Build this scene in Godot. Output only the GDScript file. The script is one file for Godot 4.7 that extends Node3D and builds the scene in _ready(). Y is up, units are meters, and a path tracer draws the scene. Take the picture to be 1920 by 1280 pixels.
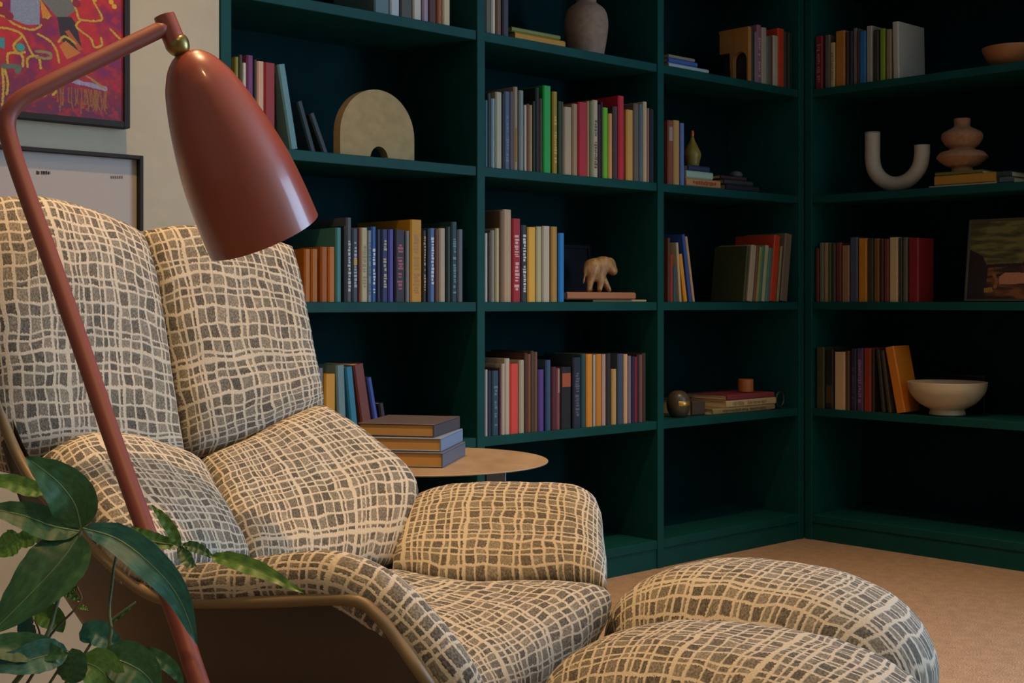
extends Node3D
# A reading corner: teal built-in bookcases round a room corner, a shell armchair with its ottoman,
# a rust-red floor lamp, a side table and a leafy plant. x right, y up, camera looks along -z.

const F := 2519.0          # focal length in pixels of the 1920 x 1280 frame
const EYE := 0.85          # camera height
const HORIZON := 566.0     # row of the horizon in the frame

var mats := {}
var rng := RandomNumberGenerator.new()
var names := {}
var A: Transform3D         # front plane of the long bookcase, origin at the inner corner on the floor, x along the wall, z into the room
var B: Transform3D         # the same for the bookcase on the adjoining wall
const LV := {3: 1.99, 2: 1.61, 1: 1.23, 0: 0.85, -1: 0.47, -2: 0.09}
const SHELF_T := 0.027

# ------------------------------------------------------------------ pixel helpers
func P(px: float, py: float, d: float) -> Vector3:
	return Vector3((px - 960.0) / F * d, EYE - (py - HORIZON) / F * d, -d)

# where the ray through a pixel meets the plane z = w of a bookcase frame: local point (u, y, w)
func hit(fr: Transform3D, px: float, py: float, w: float) -> Vector3:
	var n := fr.basis.z
	var rx := (px - 960.0) / F
	var d := (w + fr.origin.x * n.x + fr.origin.z * n.z) / (rx * n.x - n.z)
	return fr.affine_inverse() * P(px, py, d)

# how far behind the plane z = w a thing at u stands that shows at column px (negative: behind)
func depth_at(fr: Transform3D, px: float, u: float, w: float) -> float:
	var lo := -0.34 - w
	var hi := 0.0
	for i in 40:
		var m := (lo + hi) / 2.0
		if hit(fr, px, 600, w + m).x > u:
			lo = m
		else:
			hi = m
	return (lo + hi) / 2.0

# ------------------------------------------------------------------ naming
func numbered(called: String) -> String:
	var k: int = names.get(called, 0)
	names[called] = k + 1
	return called if k == 0 else "%s_%03d" % [called, k]

func tag(o: Node3D, label: String, category: String, group := "") -> void:
	o.set_meta("label", label)
	o.set_meta("category", category)
	if group != "":
		o.set_meta("group", group)

func thing(called: String, label: String, category: String, t: Transform3D, group := "") -> Node3D:
	var o := Node3D.new()
	o.name = numbered(called)
	add_child(o)
	o.transform = t
	tag(o, label, category, group)
	return o

func part(called: String, m: Mesh, mt: Material, parent: Node3D) -> MeshInstance3D:
	var o := MeshInstance3D.new()
	o.name = called
	o.mesh = m
	o.material_override = null
	if mt:
		for i in m.get_surface_count():
			m.surface_set_material(i, mt)
	o.cast_shadow = GeometryInstance3D.SHADOW_CASTING_SETTING_ON
	parent.add_child(o, true)
	return o

func struct(called: String, m: Mesh, mt: Material, t := Transform3D()) -> MeshInstance3D:
	var o := part(called, m, mt, self)
	o.transform = t
	o.set_meta("kind", "structure")
	return o

# ------------------------------------------------------------------ mesh helpers
func st_new() -> SurfaceTool:
	var st := SurfaceTool.new()
	st.begin(Mesh.PRIMITIVE_TRIANGLES)
	return st

func tri(st: SurfaceTool, a: Vector3, b: Vector3, c: Vector3, center: Vector3) -> void:
	var n := (b - a).cross(c - a)
	if n.dot((a + b + c) / 3.0 - center) > 0.0:
		var k := b
		b = c
		c = k
	st.add_vertex(a)
	st.add_vertex(b)
	st.add_vertex(c)

func quad(st: SurfaceTool, a: Vector3, b: Vector3, c: Vector3, d: Vector3, center: Vector3) -> void:
	tri(st, a, b, c, center)
	tri(st, a, c, d, center)

# box with chamfered edges; t places it
func bbox(st: SurfaceTool, lo: Vector3, hi: Vector3, bev := 0.0, t := Transform3D()) -> void:
	st.set_smooth_group(-1)
	var c := t * ((lo + hi) / 2.0)
	if bev <= 0.0:
		var v := []
		for i in 8:
			v.append(t * Vector3(hi.x if i & 1 else lo.x, hi.y if i & 2 else lo.y, hi.z if i & 4 else lo.z))
		for f in [[0, 1, 3, 2], [4, 5, 7, 6], [0, 1, 5, 4], [2, 3, 7, 6], [0, 2, 6, 4], [1, 3, 7, 5]]:
			quad(st, v[f[0]], v[f[1]], v[f[2]], v[f[3]], c)
		return
	var p := func(i: int, ax: int) -> Vector3:
		var q := Vector3(hi.x if i & 1 else lo.x, hi.y if i & 2 else lo.y, hi.z if i & 4 else lo.z)
		for k in 3:
			if k != ax:
				q[k] += bev if q[k] == lo[k] else -bev
		return t * q
	for ax in 3:
		var b1: int = 1 << ((ax + 1) % 3)
		var b2: int = 1 << ((ax + 2) % 3)
		for s in [0, 1 << ax]:
			quad(st, p.call(s, ax), p.call(s | b1, ax), p.call(s | b1 | b2, ax), p.call(s | b2, ax), c)
	for ax in 3:
		var a1 := (ax + 1) % 3
		var a2 := (ax + 2) % 3
		for s1 in [0, 1 << a1]:
			for s2 in [0, 1 << a2]:
				var i: int = s1 | s2
				var j: int = i | (1 << ax)
				quad(st, p.call(i, a1), p.call(j, a1), p.call(j, a2), p.call(i, a2), c)
	for i in 8:
		tri(st, p.call(i, 0), p.call(i, 1), p.call(i, 2), c)

func done(st: SurfaceTool) -> ArrayMesh:
	st.generate_normals()
	return st.commit()

func box_mesh(lo: Vector3, hi: Vector3, bev := 0.0, t := Transform3D()) -> ArrayMesh:
	var st := st_new()
	bbox(st, lo, hi, bev, t)
	return done(st)

# extrude a 2D outline (x, y) from z0 to z1
func extrude(poly: PackedVector2Array, z0: float, z1: float, t := Transform3D()) -> ArrayMesh:
	var st := st_new()
	st.set_smooth_group(-1)
	if Geometry2D.is_polygon_clockwise(poly):
		poly.reverse()
	var idx := Geometry2D.triangulate_polygon(poly)
	for i in range(0, idx.size(), 3):
		var a := poly[idx[i]]
		var b := poly[idx[i + 1]]
		var c := poly[idx[i + 2]]
		var m := (a + b + c) / 3.0
		var mid := t * Vector3(m.x, m.y, (z0 + z1) / 2.0)
		tri(st, t * Vector3(a.x, a.y, z1), t * Vector3(b.x, b.y, z1), t * Vector3(c.x, c.y, z1), mid)
		tri(st, t * Vector3(a.x, a.y, z0), t * Vector3(b.x, b.y, z0), t * Vector3(c.x, c.y, z0), mid)
	for i in poly.size():
		var a := poly[i]
		var b := poly[(i + 1) % poly.size()]
		var out := Vector2(b.y - a.y, a.x - b.x).normalized()
		var m := (a + b) / 2.0 - out * 0.01
		quad(st, t * Vector3(a.x, a.y, z0), t * Vector3(b.x, b.y, z0), t * Vector3(b.x, b.y, z1), t * Vector3(a.x, a.y, z1), t * Vector3(m.x, m.y, (z0 + z1) / 2.0))
	return done(st)

# grid of points -> smooth surface with uv; wrap_u closes the columns. flip turns the faces over
func grid_mesh(st: SurfaceTool, pts: Array, uvs: Array, flip := false, wrap := false) -> void:
	var nr := pts.size()
	var nc: int = pts[0].size()
	var nor := []
	for r in nr:
		var row := []
		for c in nc:
			var c0: int = (c - 1 + nc - 1) % (nc - 1) if wrap else maxi(c - 1, 0)
			var c1: int = (c + 1) % (nc - 1) if wrap else mini(c + 1, nc - 1)
			var du: Vector3 = pts[r][c1] - pts[r][c0]
			var dv: Vector3 = pts[mini(r + 1, nr - 1)][c] - pts[maxi(r - 1, 0)][c]
			if du.length() < 1e-7:
				var rr := clampi(r, 1, nr - 2)
				du = pts[rr][c1] - pts[rr][c0]
			if dv.length() < 1e-7:
				dv = pts[mini(r + 1, nr - 1)][mini(c + 1, nc - 1)] - pts[maxi(r - 1, 0)][mini(c + 1, nc - 1)]
			var n := du.cross(dv).normalized()
			row.append(-n if flip else n)
		nor.append(row)
	for r in nr - 1:
		for c in nc - 1:
			var q := [[r, c], [r, c + 1], [r + 1, c + 1], [r + 1, c]]
			# faces run clockwise seen from the side that the normals point to
			var order := [0, 1, 2, 0, 2, 3] if flip else [0, 2, 1, 0, 3, 2]
			for k in order:
				var rc: Array = q[k]
				st.set_normal(nor[rc[0]][rc[1]])
				if uvs:
					st.set_uv(uvs[rc[0]][rc[1]])
				st.add_vertex(pts[rc[0]][rc[1]])

func catmull(p: Array, t: float) -> Vector3:
	var n := p.size() - 1
	var f := clampf(t, 0.0, 1.0) * n
	var i := mini(int(f), n - 1)
	f -= i
	var p1: Vector3 = p[i]
	var p2: Vector3 = p[i + 1]
	var p0: Vector3 = p[i - 1] if i > 0 else p1 * 2.0 - p2
	var p3: Vector3 = p[i + 2] if i + 2 <= n else p2 * 2.0 - p1
	return p1.cubic_interpolate(p2, p0, p3, f)

func loop_at(p: Array, t: float) -> Vector3:
	var n := p.size()
	var f := fposmod(t, 1.0) * n
	var i := int(f) % n
	f -= int(f)
	return (p[i] as Vector3).cubic_interpolate(p[(i + 1) % n], p[(i - 1 + n) % n], p[(i + 2) % n], f)

# lathe: profile of (radius, height), from bottom to top
func lathe(prof: Array, seg := 32, t := Transform3D(), squash := 1.0) -> ArrayMesh:
	var st := st_new()
	var pts := []
	var uvs := []
	var run := 0.0
	for i in prof.size():
		var row := []
		var urow := []
		if i:
			run += (prof[i] as Vector2).distance_to(prof[i - 1])
		for k in seg + 1:
			var a := TAU * (k % seg) / seg
			row.append(t * Vector3(cos(a) * prof[i].x, prof[i].y, sin(a) * prof[i].x * squash))
			urow.append(Vector2(float(k) / seg, run))
		pts.append(row)
		uvs.append(urow)
	grid_mesh(st, pts, uvs, false, true)
	return st.commit()

func smooth_prof(p: Array, n := 24) -> Array:
	var q := []
	for v in p:
		q.append(Vector3(v.x, v.y, 0))
	var out := []
	var low := 9.0
	for v in p:
		low = minf(low, v.y)
	for i in n + 1:
		var r := catmull(q, float(i) / n)
		out.append(Vector2(maxf(r.x, 0.0), maxf(r.y, low)))
	return out

# tube along a path; radii per control point
func tube(path: Array, radii: Array, n := 24, seg := 12, closed := false, uvscale := 1.0) -> ArrayMesh:
	var st := st_new()
	tube_into(st, path, radii, n, seg, closed, uvscale)
	return st.commit()

func tube_into(st: SurfaceTool, path: Array, radii: Array, n := 24, seg := 12, closed := false, uvscale := 1.0) -> void:
	var rr := []
	for r in radii:
		rr.append(Vector3(r, 0, 0))
	var c := []
	var rad := []
	for i in n + 1:
		var t := float(i) / n
		c.append(loop_at(path, t) if closed else catmull(path, t))
		rad.append((loop_at(rr, t) if closed else catmull(rr, t)).x if rr.size() > 1 else float(radii[0]))
	var up := Vector3(0.31, 0.9, 0.29).normalized()
	var d0: Vector3 = (c[1] - c[0]).normalized()
	var side := d0.cross(up).normalized()
	var pts := []
	var uvs := []
	var run := 0.0
	for i in n + 1:
		var dir: Vector3
		if closed:
			dir = (c[(i + 1) % n] - c[(i - 1 + n) % n]).normalized()
		else:
			dir = (c[mini(i + 1, n)] - c[maxi(i - 1, 0)]).normalized()
		side = (side - dir * side.dot(dir)).normalized()
		var o := dir.cross(side)
		if i:
			run += (c[i] as Vector3).distance_to(c[i - 1])
		var row := []
		var urow := []
		for k in seg + 1:
			var a := TAU * (k % seg) / seg
			row.append(c[i] + (side * cos(a) + o * sin(a)) * rad[i])
			urow.append(Vector2(run, float(k) / seg * TAU * rad[n / 2]) * uvscale)
		pts.append(row)
		uvs.append(urow)
	if not closed:
		var first := []
		var last := []
		for k in seg + 1:
			first.append(c[0])
			last.append(c[n])
		pts.push_front(first)
		uvs.push_front(uvs[0])
		pts.append(last)
		uvs.append(uvs[-1])
	grid_mesh(st, pts, uvs, true, true)

# pillow over a grid of control points (rows of Vector3); the side that faces the camera is the front
func cushion(ctrl: Array, front: float, back: float, nu := 28, nv := 28, pu := 5.0, pv := 5.0, uv0 := Vector2.ZERO, lumps := 0.004, toward := Vector3.ZERO) -> ArrayMesh:
	var nr := ctrl.size()
	var base := []
	var fs := []
	for j in nv + 1:
		var v := (1.0 - cos(PI * j / nv)) / 2.0
		var line := []
		for r in nr:
			line.append(v)
		var row := []
		fs.append(v)
		for i in nu + 1:
			var u := (1.0 - cos(PI * i / nu)) / 2.0
			var col := []
			for r in nr:
				col.append(catmull(ctrl[r], u))
			row.append(catmull(col, v))
		base.append(row)
	var w := 0.0
	var h := 0.0
	for i in nu:
		w += (base[nv / 2][i + 1] as Vector3).distance_to(base[nv / 2][i])
	for j in nv:
		h += (base[j + 1][nu / 2] as Vector3).distance_to(base[j][nu / 2])
	var noise := FastNoiseLite.new()
	noise.seed = 7
	noise.frequency = 9.0
	var fp := []
	var bp := []
	var uvs := []
	var buvs := []
	var flip := false
	for j in nv + 1:
		var frow := []
		var brow := []
		var urow := []
		var burow := []
		var v: float = fs[j]
		for i in nu + 1:
			var u := (1.0 - cos(PI * i / nu)) / 2.0
			var du: Vector3 = base[j][mini(i + 1, nu)] - base[j][maxi(i - 1, 0)]
			var dv: Vector3 = base[mini(j + 1, nv)][i] - base[maxi(j - 1, 0)][i]
			var n := du.cross(dv).normalized()
			var mid: Vector3 = base[nv / 2][nu / 2]
			if i == 0 and j == 0:
				var md: Vector3 = (base[nv / 2][nu / 2 + 1] - base[nv / 2][nu / 2 - 1]).cross(base[nv / 2 + 1][nu / 2] - base[nv / 2 - 1][nu / 2])
				flip = md.dot((toward if toward != Vector3.ZERO else Vector3(0, EYE, 0)) - mid) < 0.0
			if flip:
				n = -n
			var f := sqrt(maxf(0.0, 1.0 - pow(absf(2.0 * u - 1.0), pu))) * sqrt(maxf(0.0, 1.0 - pow(absf(2.0 * v - 1.0), pv)))
			var q: Vector3 = base[j][i]
			frow.append(q + n * (front * f + lumps * f * noise.get_noise_3dv(q * 1.6)))
			brow.append(q - n * back * f)
			urow.append(uv0 + Vector2(u * w, v * h))
			burow.append(uv0 + Vector2(u * w, v * h))
		fp.append(frow)
		bp.append(brow)
		uvs.append(urow)
		buvs.append(burow)
	var st := st_new()
	grid_mesh(st, fp, uvs, flip)
	grid_mesh(st, bp, buvs, not flip)
	return st.commit()

# smooth union of tapered capsules [a, b, ra, rb] meshed as surface nets
func blob(caps: Array, cell: float, k: float) -> ArrayMesh:
	var lo := Vector3(9, 9, 9)
	var hi := -lo
	for c in caps:
		for q in [c[0], c[1]]:
			lo = lo.min(q)
			hi = hi.max(q)
	var rmax := 0.0
	for c in caps:
		rmax = maxf(rmax, maxf(c[2], c[3]))
	lo -= Vector3.ONE * (rmax + cell * 2)
	hi += Vector3.ONE * (rmax + cell * 2)
	var nx := int((hi.x - lo.x) / cell) + 1
	var ny := int((hi.y - lo.y) / cell) + 1
	var nz := int((hi.z - lo.z) / cell) + 1
	var val := PackedFloat32Array()
	val.resize(nx * ny * nz)
	for z in nz:
		for y in ny:
			for x in nx:
				var q := lo + Vector3(x, y, z) * cell
				var d := 9.0
				for c in caps:
					var ab: Vector3 = c[1] - c[0]
					var h := clampf((q - c[0]).dot(ab) / maxf(ab.length_squared(), 1e-9), 0, 1)
					var e: float = q.distance_to(c[0] + ab * h) - lerpf(c[2], c[3], h)
					var m := clampf(0.5 + 0.5 * (d - e) / k, 0, 1)
					d = lerpf(d, e, m) - k * m * (1 - m)
				val[(z * ny + y) * nx + x] = d
	var vert := {}
	var at := func(x: int, y: int, z: int) -> float: return val[(z * ny + y) * nx + x]
	var st := st_new()
	st.set_smooth_group(0)
	for z in nz - 1:
		for y in ny - 1:
			for x in nx - 1:
				var sum := Vector3.ZERO
				var n := 0
				var cv := []
				for i in 8:
					cv.append(at.call(x + (i & 1), y + ((i >> 1) & 1), z + (i >> 2)))
				for e in [[0, 1], [2, 3], [4, 5], [6, 7], [0, 2], [1, 3], [4, 6], [5, 7], [0, 4], [1, 5], [2, 6], [3, 7]]:
					var a: float = cv[e[0]]
					var b: float = cv[e[1]]
					if (a < 0) != (b < 0):
						var f := a / (a - b)
						var pa := Vector3(e[0] & 1, (e[0] >> 1) & 1, e[0] >> 2)
						var pb := Vector3(e[1] & 1, (e[1] >> 1) & 1, e[1] >> 2)
						sum += pa.lerp(pb, f)
						n += 1
				if n:
					vert[Vector3i(x, y, z)] = lo + (Vector3(x, y, z) + sum / n) * cell
	for key: Vector3i in vert:
		var x := key.x
		var y := key.y
		var z := key.z
		var d0: float = at.call(x, y, z)
		for ax in 3:
			var step := Vector3i.ZERO
			step[ax] = 1
			var d1: float = at.call(x + step.x, y + step.y, z + step.z)
			if (d0 < 0) == (d1 < 0):
				continue
			var e1 := Vector3i.ZERO
			var e2 := Vector3i.ZERO
			e1[(ax + 1) % 3] = -1
			e2[(ax + 2) % 3] = -1
			var ks := [key, key + e1, key + e1 + e2, key + e2]
			if not (ks[1] in vert and ks[2] in vert and ks[3] in vert):
				continue
			var inside := lo + Vector3(x, y, z) * cell if d0 < 0 else lo + Vector3(key + step) * cell
			quad(st, vert[ks[0]], vert[ks[1]], vert[ks[2]], vert[ks[3]], inside)
	st.index()
	st.generate_normals()
	return st.commit()

# ------------------------------------------------------------------ materials
func mat(hex: int, rough := 0.6, metal := 0.0) -> StandardMaterial3D:
	var key := "%x_%s_%s" % [hex, rough, metal]
	if not key in mats:
		var m := StandardMaterial3D.new()
		m.albedo_color = Color8((hex >> 16) & 255, (hex >> 8) & 255, hex & 255)
		m.roughness = rough
		m.metallic = metal
		mats[key] = m
	return mats[key]

func noise_tex(size: int, freq: float, c0: Color, c1: Color, sd: int, octaves := 4, stretch := 1.0) -> ImageTexture:
	var n := FastNoiseLite.new()
	n.seed = sd
	n.frequency = freq
	n.fractal_octaves = octaves
	var src := n.get_seamless_image(size, size)
	var data := src.get_data()
	var img := Image.create(size, size, false, Image.FORMAT_RGB8)
	for y in size:
		for x in size:
			var k := int(y * stretch) % size * size + x
			img.set_pixel(x, y, c0.lerp(c1, data[k] / 255.0))
	img.generate_mipmaps()
	return ImageTexture.create_from_image(img)

func tri_mat(tex: Texture2D, scale: float, rough: float, relief: Texture2D = null, depth := 0.0) -> StandardMaterial3D:
	var m := StandardMaterial3D.new()
	m.albedo_texture = tex
	m.uv1_triplanar = true
	m.uv1_world_triplanar = true
	m.uv1_scale = Vector3.ONE * scale
	m.roughness = rough
	if relief:
		m.normal_enabled = true
		m.normal_texture = relief
		m.normal_scale = depth
	return m

func normal_tex(size: int, freq: float, sd: int, bump: float) -> ImageTexture:
	var n := FastNoiseLite.new()
	n.seed = sd
	n.frequency = freq
	n.fractal_octaves = 3
	var img := n.get_seamless_image(size, size)
	img.convert(Image.FORMAT_RGBA8)
	img.bump_map_to_normal_map(bump)
	return ImageTexture.create_from_image(img)

# the hand-drawn grid of the upholstery: pale lines over taupe cells. 1024 texels = 0.6 m
func fabric_material() -> StandardMaterial3D:
	var S := 1024
	var g := RandomNumberGenerator.new()
	g.seed = 41
	var lines := []
	var cellid := []
	for ax in 2:
		var l := PackedFloat32Array()
		l.resize(S)
		var id := PackedInt32Array()
		id.resize(S)
		var x := 0.0
		var k := 0
		while x < S - 22:
			var w := g.randf_range(6.0, 10.0)
			if g.randf() < 0.2:
				w = g.randf_range(11.0, 18.0)
			var gap := g.randf_range(20.0, 42.0)
			if g.randf() < 0.22:
				gap = g.randf_range(9.0, 17.0)
			for i in int(w + gap) + 1:
				var q := int(x) + i
				if q < S:
					var e := absf(i - w / 2.0) - w / 2.0
					l[q] = maxf(l[q], clampf(0.6 - e / 2.5, 0.0, 1.0))
					id[q] = k
			x += w + gap
			k += 1
		lines.append(l)
		cellid.append(id)
	var nz := FastNoiseLite.new()
	nz.seed = 5
	nz.frequency = 0.006
	nz.fractal_octaves = 2
	var wx := nz.get_seamless_image(S, S).get_data()
	nz.seed = 6
	var wy := nz.get_seamless_image(S, S).get_data()
	nz.seed = 8
	nz.frequency = 0.11
	var fine := nz.get_seamless_image(S, S).get_data()
	nz.seed = 9
	nz.frequency = 0.02
	var patch := nz.get_seamless_image(S, S).get_data()
	var rgb := PackedByteArray()
	rgb.resize(S * S * 3)
	var hgt := PackedByteArray()
	hgt.resize(S * S)
	var lv: PackedFloat32Array = lines[0]
	var lh: PackedFloat32Array = lines[1]
	var iv: PackedInt32Array = cellid[0]
	var ih: PackedInt32Array = cellid[1]
	for y in S:
		for x in S:
			var k := y * S + x
			var xx := posmod(x + int((wx[k] - 128) * 0.085 + (fine[k] - 128) * 0.022), S)
			var yy := posmod(y + int((wy[k] - 128) * 0.085 + (fine[k] - 128) * 0.022), S)
			var f := fine[k] / 255.0
			var p := patch[k] / 255.0
			var a := lv[xx]
			var b := lh[yy]
			var line := maxf(a, b)
			line = clampf(line * 1.2 + (f - 0.5) * 0.45 * line + maxf(0.0, p - 0.68) * 1.2, 0.0, 1.0)
			var h := (iv[xx] * 7919 + ih[yy] * 104729) % 97 / 97.0
			var tone := 0.74 + 0.5 * h + (f - 0.5) * 0.75
			var o := k * 3
			rgb[o] = int(lerpf(108.0 * tone, 194.0 + 26.0 * (f - 0.5), line))
			rgb[o + 1] = int(lerpf(102.0 * tone, 184.0 + 26.0 * (f - 0.5), line))
			rgb[o + 2] = int(lerpf(88.0 * tone, 162.0 + 26.0 * (f - 0.5), line))
			hgt[k] = int(clampf(line * 170.0 + f * 80.0, 0, 255))
	var img := Image.create_from_data(S, S, false, Image.FORMAT_RGB8, rgb)
	img.generate_mipmaps()
	var hi := Image.create_from_data(S, S, false, Image.FORMAT_L8, hgt)
	hi.convert(Image.FORMAT_RGBA8)
	hi.bump_map_to_normal_map(2.5)
	var m := StandardMaterial3D.new()
	m.albedo_texture = ImageTexture.create_from_image(img)
	m.normal_enabled = true
	m.normal_texture = ImageTexture.create_from_image(hi)
	m.normal_scale = 0.7
	m.roughness = 0.85
	m.uv1_scale = Vector3.ONE / 0.46
	return m

# ------------------------------------------------------------------ pictures (print only)
func dab(img: Image, x: float, y: float, r: float, c: Color) -> void:
	for j in range(int(y - r), int(y + r) + 1):
		for i in range(int(x - r), int(x + r) + 1):
			if i >= 0 and j >= 0 and i < img.get_width() and j < img.get_height() and Vector2(i - x, j - y).length() <= r:
				img.set_pixel(i, j, c)

func stroke(img: Image, pts: Array, r: float, c: Color, g: RandomNumberGenerator) -> void:
	var p := []
	for q in pts:
		p.append(Vector3(q.x, q.y, 0))
	var n := pts.size() * 26
	for i in n + 1:
		var q := catmull(p, float(i) / n)
		dab(img, q.x + g.randf_range(-0.6, 0.6), q.y + g.randf_range(-0.6, 0.6), r * g.randf_range(0.75, 1.2), c.lerp(c.darkened(0.3), g.randf() * 0.5))

func patch_poly(img: Image, pts: Array, c: Color, g: RandomNumberGenerator) -> void:
	var poly := PackedVector2Array(pts)
	var lo := poly[0]
	var hi := poly[0]
	for q in poly:
		lo = lo.min(q)
		hi = hi.max(q)
	for y in range(maxi(0, int(lo.y)), mini(img.get_height(), int(hi.y) + 1)):
		for x in range(maxi(0, int(lo.x)), mini(img.get_width(), int(hi.x) + 1)):
			if Geometry2D.is_point_in_polygon(Vector2(x, y), poly):
				img.set_pixel(x, y, c.lerp(c.darkened(0.35), g.randf() * 0.5))

func abstract_picture() -> ImageTexture:
	var W := 468
	var H := 694
	var g := RandomNumberGenerator.new()
	g.seed = 12
	var nz := FastNoiseLite.new()
	nz.frequency = 0.012
	nz.fractal_octaves = 4
	var img := Image.create(W, H, false, Image.FORMAT_RGB8)
	for y in H:
		for x in W:
			var a := nz.get_noise_2d(x, y)
			var b := nz.get_noise_2d(x * 3 + 900, y * 3)
			var c := Color8(176, 24, 40).lerp(Color8(120, 18, 78), clampf(a * 2.0 + 0.3, 0, 1))
			c = c.lerp(Color8(96, 30, 66), clampf((y - 590) / 70.0 + b, 0, 1))
			c = c.lerp(Color8(196, 40, 34), clampf(b * 1.4, 0, 0.6))
			img.set_pixel(x, y, c)
	var o := Vector2(236, 451)
	patch_poly(img, [o + Vector2(0, -60), o + Vector2(112, -60), o + Vector2(140, 34), o + Vector2(112, 60), o + Vector2(74, 20), o + Vector2(40, 4), o + Vector2(-30, 30)], Color8(112, 116, 108), g)
	patch_poly(img, [o + Vector2(24, -70), o + Vector2(74, -70), o + Vector2(74, 72), o + Vector2(50, 76), o + Vector2(22, 68)], Color8(140, 150, 176), g)
	patch_poly(img, [o + Vector2(106, 52), o + Vector2(132, 48), o + Vector2(142, 62), o + Vector2(152, 108), o + Vector2(126, 118), o + Vector2(112, 88)], Color8(44, 34, 40), g)
	patch_poly(img, [o + Vector2(110, 108), o + Vector2(122, 96), o + Vector2(150, 116), o + Vector2(124, 132)], Color8(206, 122, 42), g)
	patch_poly(img, [o + Vector2(120, 78), o + Vector2(128, 74), o + Vector2(154, 108), o + Vector2(146, 112)], Color8(190, 86, 44), g)
	patch_poly(img, [o + Vector2(74, 20), o + Vector2(96, 52), o + Vector2(80, 66)], Color8(214, 140, 30), g)
	patch_poly(img, [o + Vector2(-8, 108), o + Vector2(12, 106), o + Vector2(13, 128), o + Vector2(-2, 124)], Color8(60, 150, 150), g)
	var ye := Color8(196, 170, 44)
	for s in [
		[Vector2(-30, 60), Vector2(10, 66), Vector2(30, 78), Vector2(60, 84), Vector2(80, 70), Vector2(92, 52)],
		[Vector2(-30, 95), Vector2(8, 88), Vector2(30, 90), Vector2(44, 98), Vector2(60, 128), Vector2(66, 134)],
		[Vector2(70, 90), Vector2(92, 100), Vector2(104, 116), Vector2(110, 140)],
		[Vector2(110, -10), Vector2(130, 10), Vector2(142, 34), Vector2(150, 50), Vector2(190, 44), Vector2(176, 14), Vector2(168, -10)],
		[Vector2(150, 50), Vector2(142, 66), Vector2(168, 84), Vector2(176, 100), Vector2(190, 94), Vector2(188, 80)],
		[Vector2(44, 98), Vector2(28, 118), Vector2(36, 132), Vector2(48, 128)],
		[Vector2(18, 158), Vector2(18, 136), Vector2(34, 132), Vector2(44, 138), Vector2(44, 156)],
		[Vector2(52, 156), Vector2(54, 138), Vector2(72, 134), Vector2(76, 156)],
		[Vector2(8, 240), Vector2(10, 200), Vector2(8, 160)], [Vector2(16, 212), Vector2(18, 190), Vector2(12, 164)],
		[Vector2(78, 184), Vector2(74, 200), Vector2(84, 206), Vector2(88, 182)], [Vector2(96, 180), Vector2(104, 196), Vector2(98, 204)],
		[Vector2(206, 60), Vector2(224, 76), Vector2(240, 84)], [Vector2(108, 100), Vector2(120, 88), Vector2(140, 98)]]:
		var q := []
		for v in s:
			q.append(o + v)
		stroke(img, q, 1.9, ye, g)
	for v in [Vector2(120, 2), Vector2(134, 4), Vector2(146, 8), Vector2(160, 2), Vector2(176, 6), Vector2(208, 6), Vector2(214, 14), Vector2(12, 30), Vector2(4, 44)]:
		dab(img, o.x + v.x, o.y + v.y, 5, Color8(208, 160, 40))
	for v in [Vector2(84, 66), Vector2(20, 64), Vector2(142, 20), Vector2(8, 56)]:
		dab(img, o.x + v.x, o.y + v.y, 8, Color8(130, 20, 46))
	dab(img, o.x + 40, o.y + 120, 8, Color8(50, 148, 140))
	stroke(img, [o + Vector2(68, 124), o + Vector2(92, 124), o + Vector2(92, 134), o + Vector2(68, 136)], 2.4, Color8(140, 140, 84), g)
	stroke(img, [o + Vector2(104, 168), o + Vector2(150, 174), o + Vector2(196, 180)], 4.2, Color8(150, 150, 182), g)
	for i in 26:
		var x := g.randf_range(80, 200)
		stroke(img, [o + Vector2(x, 186), o + Vector2(x + g.randf_range(-6, 6), 212), o + Vector2(x + g.randf_range(-4, 4), g.randf_range(214, 236))], 1.0, Color8(150, 96, 44), g)
	for i in 10:
		stroke(img, [o + Vector2(158 + i * 2, 158 + i), o + Vector2(180 + i * 2, 172 + i)], 1.1, Color8(170, 130, 60), g)
	stroke(img, [o + Vector2(10, 160), o + Vector2(36, 158), o + Vector2(34, 168)], 4.0, Color8(92, 112, 96), g)
	# the part of the sheet outside the frame carries on in the same manner
	for i in 30:
		var c := Vector2(g.randf_range(10, W - 20), g.randf_range(10, 440))
		var q := []
		for k in 5:
			q.append(c + Vector2(g.randf_range(-60, 60), g.randf_range(-60, 60)))
		stroke(img, q, 2.6, ye if i % 3 else Color8(60, 140, 140), g)
	img.generate_mipmaps()
	return ImageTexture.create_from_image(img)

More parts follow.
